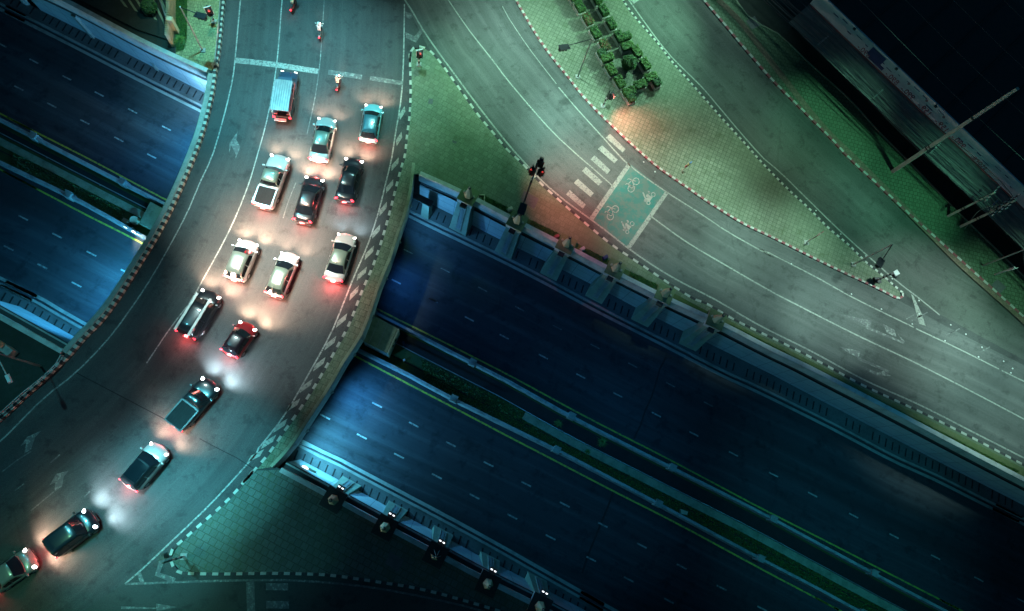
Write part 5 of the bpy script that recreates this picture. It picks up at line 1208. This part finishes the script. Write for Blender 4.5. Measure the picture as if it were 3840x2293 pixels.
def car(front, rear, kind, label, paint_c, cat='car', roofc=None, lights=1.0, hl='head', beam=None, tailp=1.0, name='parked_car', group='vehicles waiting on the bridge', glassroof=False, rough=0.28, bedc='slot'):
    S = SPEC[kind]; a, r = U(*front, 0.7), U(*rear, 0.7); d = a - r; L = d.length; c = (a + r) / 2; rz = math.atan2(d.y, d.x)
    t = empty(name, (c.x, c.y, 0.008), rz); tag(t, label, cat, group)
    W = S['W'] / 2 * 1.06; Hh = S['H']; hb = L / 2
    M['_p'] = car_paint('paint_' + label[:18], paint_c, rough); M['_r'] = M['_p'] if roofc is None else car_paint('roof_' + label[:18], roofc, 0.3)
    def bow(x, y):   # plan curvature of nose and tail
        k = (y / W) ** 2; return x - 0.26 * k * sm(hb - 1.1, hb, x) + 0.16 * k * sm(-hb + 0.8, -hb, x)
    def halfw(x):
        s = abs(x) / hb; return W * (0.86 + 0.14 * sm(1.0, 0.80, s)) if x > 0 else W * (0.90 + 0.10 * sm(1.0, 0.86, s))
    def topz(x):
        u_ = x / L
        if u_ > S['xa']: return S['hood'] + (S['nose'] - S['hood']) * ((u_ - S['xa']) / (0.5 - S['xa'])) ** 1.8
        if u_ < S['xd']: return S['deck'] - 0.10 * sm(S['xd'], -0.5, u_)
        return S['belt']
    xs = [hb, hb - .05, hb - .16, hb - .4, hb - .75, hb - 1.1, S['xa'] * L, 0.1 * L, 0, -0.12 * L, S['xd'] * L, -hb + .9, -hb + .45, -hb + .18, -hb + .05, -hb]
    xs = sorted(set(round(x, 3) for x in xs), reverse=True)
    secs = []
    for x in xs:
        w_, z = halfw(x), topz(x); e = 1 - 0.28 * sm(hb - 0.14, hb, abs(x)); zb = 0.28 + 0.14 * sm(hb - 0.1, hb, abs(x)); z = zb + (z - zb) * e
        half = [(0.0, z + 0.035), (w_ * .45, z + 0.03), (w_ * .78, z), (w_ * .93, z - 0.05), (w_, z - 0.20), (w_ * 1.005, (z + zb) / 2), (w_ * .98, zb + .06), (w_ * .9, zb)]
        sec = [(bow(x, y), y, zz) for y, zz in half] + [(bow(x, y), -y, zz) for y, zz in half[:0:-1]]
        secs.append(sec)
    b = bmesh.new()
    if 'bed' not in S: loft(b, secs)
    else:
        cutx = S['bed'][0] * L; loft(b, [s for s, x in zip(secs, xs) if x >= cutx - 0.05 or True])
    body = obj('body', b, M['_p'], t, True)
    if 'bed' in S:   # open load bed: walls and a dark floor set into the tail
        x0, x1 = S['bed'][0] * L, S['bed'][1] * L; z = S['deck'] + 0.05
        b = bmesh.new()
        for yy in (-W * .87, W * .87): box(b, (x0 + x1) / 2, yy, z - 0.0, x0 - x1 + .1, 0.11, 0.14)
        box(b, x0 + 0.05, 0, z, 0.1, W * 1.7, 0.14); box(b, x1 - 0.03, 0, z, 0.10, W * 1.74, 0.14); obj('bed_wall', b, M['_p'], t)
        b = bmesh.new(); box(b, (x0 + x1) / 2, 0, z - 0.005, x0 - x1 - .02, W * 1.64, 0.08)
        for k in range(6): box(b, (x0 + x1) / 2, -W * .65 + k * W * .26, z + 0.038, x0 - x1 - .1, 0.05, 0.02)
        obj('load_bed', b, bedc, t)
    # cabin: belt line to roof, painted shell with separate panes
    xa, xb, xc, xd = [S[k] * L for k in ('xa', 'xb', 'xc', 'xd')]; wb, wr = W * .93, W * .70; zb = S['belt'] - 0.03; zr = Hh
    def shell(x, o=0.0, inset=0.0):
        if x >= xb: k = (xa - x) / (xa - xb); k2 = k
        elif x <= xc: k = (x - xd) / (xc - xd); k2 = k
        else: k = k2 = 1
        top = zb + (zr - zb) * k2 + (0.05 * math.sin(math.pi * (xb - x) / (xb - xc)) if xc < x < xb else 0); w_ = wb + (wr - wb) * k2
        return w_, top + o
    st = [xa, xa - (xa - xb) * .33, xa - (xa - xb) * .66, xb, xb + (xc - xb) * .25, xb + (xc - xb) * .5, xb + (xc - xb) * .75, xc, xc + (xd - xc) * .5, xd]
    def bw(x, y): return x - 0.20 * (y / W) ** 2 * sm(-0.1 * L, xa, x) + 0.14 * (y / W) ** 2 * sm(0, xd, x)
    secs = []
    for x in st:
        w_, z = shell(x); half = [(0, z + .03), (w_ * .6, z + .02), (w_ * .92, z - .02), (w_, z - .07 * (z - zb) / (zr - zb + .01)), (wb * 1.0, zb - .06)]
        secs.append([(bw(x, y), y, zz) for y, zz in half] + [(bw(x, y), -y, zz) for y, zz in half[:0:-1]])
    b = bmesh.new(); loft(b, secs); obj('roof', b, M['_r'], t, True)
    def pane(nm, xlo, xhi, f0=0.9, n=5, o=0.045, mat='glass'):
        b = bmesh.new(); rows = []
        for i in range(n + 1):
            x = xlo + (xhi - xlo) * i / n; w_, z = shell(x); row = []
            for j in range(7):
                v = -1 + 2 * j / 6; y = v * w_ * f0; row.append(b.verts.new((bw(x, y), y, z + .03 - .018 * abs(v) + o - .045 + .02)))
            rows.append(row)
        for a_, c_ in zip(rows, rows[1:]):
            for k in range(6):
                f = b.faces.new((a_[k], c_[k], c_[k + 1], a_[k + 1])); f.normal_update()
                if f.normal.z < 0: f.normal_flip()
        obj(nm, b, mat, t, True)
    pane('windscreen', xa - 0.06, xb + .0, 0.93); pane('rear_window', xc - .02, xd + .04, 0.92)
    if glassroof: pane('sunroof', xb - .12, xc + .3, 0.84, o=0.05)
    for sgn in (1, -1):
        for q0, q1 in ((xb + (xa - xb) * .45, (xb + xc) / 2 + .06), ((xb + xc) / 2 - .04, xc + (xd - xc) * .35)):
            if kind in ('longbed',) and q1 < xc: continue
            b = bmesh.new(); g = []
            for x, kk in ((q0, .08), (q1, .08), (q1, .84), (q0 if q0 < xb else xb + .02, .84)):
                w_, z = shell(x); z = min(z, zr - .02); y = wb + (w_ - wb) * kk + 0.018; g.append(b.verts.new((bw(x, y), sgn * y, zb + (z - zb) * kk)))
            f = b.faces.new(g); f.normal_update()
            if f.normal.y * sgn < 0: f.normal_flip()
            obj('side_window', b, 'glass', t)
        b = bmesh.new(); box(b, xa - .12, sgn * (W + .10), S['belt'] + .02, .12, .22, .14, taper=.85); obj('wing_mirror', b, M['_p'], t)
        b = bmesh.new(); x = hb - .26; bmesh.ops.create_uvsphere(b, u_segments=12, v_segments=7, radius=1, matrix=Matrix.Translation((bow(x, W * .78) + .03, sgn * W * .76, topz(x) - .04)) @ Matrix.Rotation(sgn * -.75, 4, 'Z') @ Matrix.Diagonal((.13, .23, .08, 1))); obj('headlight', b, hl if lights else 'lens_off', t, True)
        b = bmesh.new(); x = -hb + .06; bmesh.ops.create_uvsphere(b, u_segments=12, v_segments=7, radius=1, matrix=Matrix.Translation((bow(x, W * .82) + .02, sgn * W * .80, min(.92, topz(x) - .02))) @ Matrix.Rotation(sgn * .5, 4, 'Z') @ Matrix.Diagonal((.09, .20, .10, 1))); obj('tail_light', b, 'tail', t, True)
        for x in (L * .305, -L * .29):
            b = bmesh.new(); bmesh.ops.create_cone(b, cap_ends=True, segments=18, radius1=.32, radius2=.32, depth=.2, matrix=Matrix.Translation((x, sgn * (W - .09), .32)) @ Matrix.Rotation(math.pi / 2, 4, 'X')); wl = obj('wheel', b, 'tyre', t)
            b = bmesh.new(); bmesh.ops.create_cone(b, cap_ends=True, segments=14, radius1=.2, radius2=.18, depth=.03, matrix=Matrix.Translation((x, sgn * (W + .015), .32)) @ Matrix.Rotation(math.pi / 2, 4, 'X')); obj('rim', b, 'rim', wl)
    b = bmesh.new(); box(b, hb - .02, 0, .52, .05, W * 1.0, .16); obj('grille', b, 'trim', t)
    b = bmesh.new(); box(b, -hb - .005, 0, .62, .03, .42, .14); obj('number_plate', b, 'plate', t)
    b = bmesh.new(); box(b, -hb + .03, 0, .40, .16, W * 1.5, .12); obj('rear_bumper', b, 'trim', t)
    if kind == 'sedan' or kind == 'hatch':
        b = bmesh.new(); box(b, xc + .1, 0, zr + .09, .14, .03, .05); obj('aerial', b, 'trim', t)
    hc = {'head': (1.0, .62, .42), 'headc': (.68, .90, 1.0), 'head_dim': (1.0, .60, .42)}[hl]
    if lights:
        for sgn in (1, -1):
            l = bpy.data.lights.new('headlight_bulb', 'SPOT'); l.energy = 1800 * lights * (0.55 if hl == 'headc' else 1.0); l.color = beam or hc; l.spot_size = R(136); l.spot_blend = 1.0; l.shadow_soft_size = .4
            o = bpy.data.objects.new('headlight_bulb', l); col.objects.link(o); o.parent = t; o.location = (hb + .05, sgn * W * .72, .78)
            o.rotation_euler = Vector((1, sgn * .24, -.20)).to_track_quat('-Z', 'Y').to_euler()
    if tailp:
        l = bpy.data.lights.new('tail_glow', 'POINT'); l.energy = 190 * tailp; l.color = (1, .08, .08); l.shadow_soft_size = .2
        o = bpy.data.objects.new('tail_glow', l); col.objects.link(o); o.parent = t; o.location = (-hb - .22, 0, .75)
    return t
WH = (0.36, 0.37, 0.37); ROOF_SKYLIT = (0.11, 0.16, 0.135); BK = (0.012, 0.014, 0.018)  # grey green: sky light on the white cars' roofs put into paint
car((908, 253), (893, 345), 'hatch', 'light blue hatchback, topmost car in the right lane', (0.20, 0.46, 0.52), lights=.5, hl='head_dim', roofc=(0.05, 0.17, 0.22))
car((795, 285), (772, 393), 'sedan', 'white saloon in the middle lane, its tail floodlit by the car behind', WH, lights=.5, hl='head_dim', roofc=ROOF_SKYLIT)
car((683, 378), (637, 505), 'pickup', 'white double cab pickup with a black covered load bed', WH, 'pickup', lights=.7, roofc=ROOF_SKYLIT)
car((765.6, 428), (733, 541.7), 'sedan', 'black saloon behind the floodlit white saloon', BK, lights=1.6)
car((861, 383), (835, 490.6), 'sedan', 'black car with glaring headlights behind the light blue hatchback', BK, lights=1.0, hl='head')
car((844, 566.5), (807.5, 683), 'sedan', 'white saloon in the right lane with a reddish bonnet and black rear window', WH, lights=.35, hl='head_dim', beam=(.7, .9, 1), roofc=ROOF_SKYLIT, tailp=3.5)
car((706.7, 613.6), (663.5, 719.6), 'hatch', 'white hatchback alone between the three lanes, left of the white saloon', WH, lights=.6, hl='head_dim', roofc=ROOF_SKYLIT)
car((607, 584.8), (566.6, 681), 'suv', 'white car with a dark roof just behind the white pickup', WH, lights=1.4, roofc=(.12, .16, .14))
car((518, 708), (450, 818), 'mpv', 'black van with blazing front lamps and pale roof rails, in the left lane', BK, 'van', lights=1.2)
car((607, 785), (555, 863), 'hatch', 'small dark red hatchback with a black roof', (0.22, 0.012, 0.015), lights=1.6, roofc=(.02, .01, .015))
car((518, 926), (421, 1036), 'longbed', 'dark pickup with an empty long bed and red glow on its bonnet', (0.020, 0.022, 0.026), 'pickup', lights=2.2, hl='headc')
car((395, 1083), (311.4, 1182), 'suv', 'white car with a black glass roof, below the long bed pickup', (.50, .36, .34), lights=.8, hl='head_dim', roofc=BK, glassroof=True)
car((230, 1252.6), (121.7, 1334), 'mpv', 'black people carrier with cool blue headlights near the bottom left', BK, 'car', lights=1.8, hl='headc')
car((83.7, 1349.4), (-24, 1421), 'sedan', 'pale saloon cut off by the left edge, warm headlights on', (.22, .21, .20), lights=1.1)
# pale bars on the black van's roof, standing in for light streaks
vt = [o for o in col.objects if o.get('label', '').startswith('black van')][0]
for s in (-.62, .62): b = bmesh.new(); box(b, -.35, s, 1.86, 3.6, .2, .07); obj('roof_rail', b, 'steelw', vt)
# shared taxi truck with a ribbed canopy
def songthaew():
    a, r = U(701, 174, .9), U(683.5, 284, .9); d = a - r; L = d.length; c = (a + r) / 2
    t = empty('passenger_truck', (c.x, c.y, .008), math.atan2(d.y, d.x)); tag(t, 'passenger truck with a ribbed pale blue canopy, at the stop line', 'truck', 'vehicles waiting on the bridge'); hb = L / 2; W = .88
    b = bmesh.new(); box(b, -.7, 0, .62, L * .66, W * 2, .25); box(b, 0, 0, .4, L * .9, W * 1.1, .2); obj('chassis', b, 'trim', t)
    b = bmesh.new(); secs = []
    for x, z in ((hb, .75), (hb - .12, .95), (hb - .9, 1.1), (hb - 1.0, 1.12), (hb - 1.9, 1.12)):
        secs.append([(x, 0, z + .03), (x - .0, W * .8, z), (x - .08, W, z - .15), (x - .08, W, .35), (x - .08, -W, .35), (x - .08, -W, z - .15), (x, -W * .8, z)])
    loft(b, secs); obj('bonnet', b, M_blue, t, True)
    b = bmesh.new(); quadhex(b, hb - 1.95, hb - .85, -W * .93, W * .93, 1.05, hb - 1.9, hb - 1.25, -W * .74, W * .74, 1.72); obj('cab', b, M_blue, t)
    b = bmesh.new(); q = [b.verts.new(v) for v in ((hb - .84, -W * .8, 1.12), (hb - .84, W * .8, 1.12), (hb - 1.19, W * .66, 1.66), (hb - 1.19, -W * .66, 1.66))]; b.faces.new(q); obj('windscreen', b, 'glass', t)
    b = bmesh.new(); n = 9
    top = hb - 1.75
    for k in range(8):
        for xx, sx in (((top - hb) / 2 - .05, (top + hb)),):
            y = -W * .95 + (k + .5) * W * 1.9 / 8; box(b, xx, y, 2.06 + .05 * (1 - (y / W) ** 2), sx, W * 1.9 / 8 - .035, .06)
    obj('canopy_roof', b, 'canopy', t)
    b = bmesh.new(); box(b, (top - hb) / 2 - .05, 0, 2.03, top + hb - .02, W * 1.92, .04); obj('canopy_lining', b, 'ink_blue', t)
    b = bmesh.new()
    for sgn in (1, -1):
        for x in (top - .1, -.4, -hb + .1): tube(b, [(x, sgn * W * .95, .7), (x, sgn * W * .95, 2.05)], .035, 6)
        tube(b, [(top - .1, sgn * W * .95, 1.2), (-hb + .1, sgn * W * .95, 1.2)], .04, 6)
    obj('canopy_frame', b, 'steel', t)
    b = bmesh.new()
    for sgn in (1, -1): box(b, -.9, sgn * W * .68, .95, L * .55, .32, .12)
    obj('bench', b, 'kr', t)
    for sgn in (1, -1):
        b = bmesh.new(); box(b, -hb, sgn * W * .85, .8, .1, .2, .2); obj('tail_light', b, 'tail', t)
        b = bmesh.new(); box(b, hb - .02, sgn * W * .72, .78, .12, .26, .18); obj('headlight', b, 'head_dim', t)
        for x in (L * .31, -L * .27):
            b = bmesh.new(); bmesh.ops.create_cone(b, cap_ends=True, segments=16, radius1=.33, radius2=.33, depth=.2, matrix=Matrix.Translation((x, sgn * (W - .1), .33)) @ Matrix.Rotation(math.pi / 2, 4, 'X')); obj('wheel', b, 'tyre', t)
    b = bmesh.new(); box(b, -hb - .12, .2, .5, .3, 1.1, .06); obj('rear_step', b, 'steelw', t)
    b = bmesh.new(); box(b, -.6, -W - .02, 1.5, L * .6, .05, .3); obj('side_board', b, 'kr', t)
    l = bpy.data.lights.new('tail_glow', 'POINT'); l.energy = 30; l.color = (1, .1, .1); l.shadow_soft_size = .2; o = bpy.data.objects.new('tail_glow', l); col.objects.link(o); o.parent = t; o.location = (-hb - .3, 0, .8)
M_blue = car_paint('truck_blue', (0.035, 0.06, 0.10)); M['canopy'] = plain('canopy_sheet', (0.22, 0.18, 0.18), 0.35, metal=0.3)
songthaew()
# ---- motorcycles and their riders
def rider_mesh(shirt):
    V = [(-.15, 0, .86), (-.10, 0, 1.05), (0.02, 0, 1.30), (.06, 0, 1.43), (.10, 0, 1.52), (.11, 0, 1.62),
         (.03, .19, 1.36), (.18, .27, 1.15), (.42, .24, 1.02), (.03, -.19, 1.36), (.18, -.27, 1.15), (.42, -.24, 1.02),
         (-.10, .10, .84), (.28, .19, .80), (.16, .17, .42), (.28, .17, .34), (-.10, -.10, .84), (.28, -.19, .80), (.16, -.17, .42), (.28, -.17, .34)]
    E = [(0, 1), (1, 2), (2, 3), (3, 4), (4, 5), (2, 6), (6, 7), (7, 8), (2, 9), (9, 10), (10, 11), (0, 12), (12, 13), (13, 14), (14, 15), (0, 16), (16, 17), (17, 18), (18, 19)]
    Rr = [.16, .15, .17, .065, .09, .10, .075, .05, .035, .075, .05, .035, .11, .08, .05, .045, .11, .08, .05, .045]
    me = bpy.data.meshes.new('rider_body'); me.from_pydata(V, E, []); o = bpy.data.objects.new('rider_tmp', me); col.objects.link(o)
    md = o.modifiers.new('s', 'SKIN')
    for i, sv in enumerate(me.skin_vertices[0].data): sv.radius = (Rr[i], Rr[i]); sv.use_root = (i == 0)
    o.modifiers.new('b', 'SUBSURF').levels = 1
    dg = bpy.context.evaluated_depsgraph_get(); out = bpy.data.meshes.new_from_object(o.evaluated_get(dg)); bpy.data.objects.remove(o)
    out.materials.clear()
    for m in (shirt, M['trousers'], M['skin']): out.materials.append(m)
    for p in out.polygons:
        c = p.center; p.use_smooth = True
        p.material_index = 1 if c.z < .95 and not (c.x > .3 and c.z > .9) else (2 if (c.z > 1.44 or (c.x > .30 and c.z > .9)) else 0)
    return out
M['trousers'] = plain('trousers', (0.03, 0.035, 0.05)); M['skin'] = plain('skin', (0.30, 0.17, 0.11), 0.5)
def motorbike(front, rear, label, plabel, shirt_c, bike_c, helmet_c, lights=.5):
    a, r = U(*front, .6), U(*rear, .6); d = (a - r).normalized(); c = (a + r) / 2; rz = math.atan2(d.y, d.x)
    t = empty('motorcycle', (c.x, c.y, .008), rz); tag(t, label, 'motorcycle', 'motorcycles on the bridge road')
    pm = car_paint('bike_' + label[:14], bike_c)
    for x in (.62, -.62):
        b = bmesh.new(); bmesh.ops.create_cone(b, cap_ends=True, segments=18, radius1=.29, radius2=.29, depth=.09, matrix=Matrix.Translation((x, 0, .29)) @ Matrix.Rotation(math.pi / 2, 4, 'X')); obj('wheel', b, 'tyre', t)
    b = bmesh.new(); secs = []
    for x, w_, z0, z1 in ((.62, .05, .62, .70), (.45, .12, .5, .95), (.2, .10, .35, .62), (0, .12, .35, .66), (-.3, .13, .4, .74), (-.7, .09, .62, .78), (-.85, .05, .68, .76)):
        secs.append([(x, 0, z1), (x, w_, z1 - .05), (x, w_, z0), (x, 0, z0 - .03), (x, -w_, z0), (x, -w_, z1 - .05)])
    loft(b, secs); obj('body', b, pm, t, True)
    b = bmesh.new(); box(b, -.28, 0, .80, .75, .24, .09, taper=.85); obj('seat', b, 'trim', t)
    b = bmesh.new(); tube(b, [(.36, .34, 1.0), (.46, .12, 1.04), (.46, -.12, 1.04), (.36, -.34, 1.0)], .02, 6); tube(b, [(.46, 0, 1.03), (.62, 0, .32)], .035, 6); obj('handlebar', b, 'steel', t)
    for s in (1, -1): b = bmesh.new(); box(b, .45, s * .36, 1.18, .04, .12, .08); obj('mirror', b, 'steelw', t)
    b = bmesh.new(); box(b, .60, 0, .92, .1, .16, .14); obj('headlight', b, 'head', t)
    b = bmesh.new(); box(b, -.88, 0, .72, .06, .14, .1); obj('tail_light', b, 'tail', t)
    l = bpy.data.lights.new('headlight_bulb', 'SPOT'); l.energy = 300 * lights; l.color = (1, .85, .7); l.spot_size = R(70); l.spot_blend = 1; l.shadow_soft_size = .08
    o = bpy.data.objects.new('headlight_bulb', l); col.objects.link(o); o.parent = t; o.location = (.68, 0, .92); o.rotation_euler = Vector((1, 0, -.25)).to_track_quat('-Z', 'Y').to_euler()
    l = bpy.data.lights.new('tail_glow', 'POINT'); l.energy = 12; l.color = (1, .08, .06); l.shadow_soft_size = .1; o = bpy.data.objects.new('tail_glow', l); col.objects.link(o); o.parent = t; o.location = (-1.0, 0, .72)
    p = empty('person', (c.x, c.y, .008), rz); tag(p, plabel, 'person'); inst('person_body', rider_mesh(plain('shirt_' + plabel[:12], shirt_c)), p)
    b = bmesh.new(); bmesh.ops.create_uvsphere(b, u_segments=16, v_segments=10, radius=.155, matrix=Matrix.Translation((.10, 0, 1.60)) @ Matrix.Diagonal((1.1, 1, 1.05, 1))); obj('helmet', b, car_paint('helmet_' + plabel[:12], helmet_c), p, True)
    b = bmesh.new(); box(b, .235, 0, 1.59, .05, .2, .1); obj('visor', b, 'glass', p)
motorbike((824, 186), (818, 218), 'motorcycle with a bright lamp crossing the worn stop line', 'rider in a pale shirt on the motorcycle at the stop line', (.6, .45, .38), (.25, .03, .03), (.6, .6, .6), .6)
motorbike((777.5, 60), (775, 92), 'motorcycle riding up the middle lane near the top edge', 'rider in a white top near the top edge, middle lane', (.75, .75, .78), (.3, .3, .32), (.7, .7, .7), .4)
motorbike((716, -6), (706, 27), 'motorcycle with a red glow leaving at the top edge', 'rider in a green and red jacket at the top edge', (.25, .4, .3), (.3, .04, .04), (.12, .12, .12), .4)
M.pop('_p', None); M.pop('_r', None)
# unseen lamps inferred under the bridge, others added there to brighten the walls
def under_lamp(x, y, tx, ty, color, p, ang=120):
    a = U(x, y, -2.0); spot('underpass_light', a, U(tx, ty, ZF), color, p, ang, 0.3)
for q in ((940, 640, 1120, 740, (0.04, 0.28, 1.0), 1300), (990, 560, 1150, 520, (0.10, 0.50, 1.0), 1400), (815, 930, 1000, 1060, (0.06, 0.42, 1.0), 4500), (745, 1050, 900, 1130, (0.12, 0.65, 1.0), 6500), (490, 330, 330, 240, (0.05, 0.45, 1.0), 3600), (505, 260, 350, 140, (0.35, 0.75, 1.0), 2600), (460, 400, 300, 330, (0.03, 0.35, 1.0), 2000), (330, 660, 150, 600, (0.06, 0.55, 1.0), 6500), (260, 740, 120, 680, (0.05, 0.45, 1.0), 3000)): under_lamp(*q, 150)
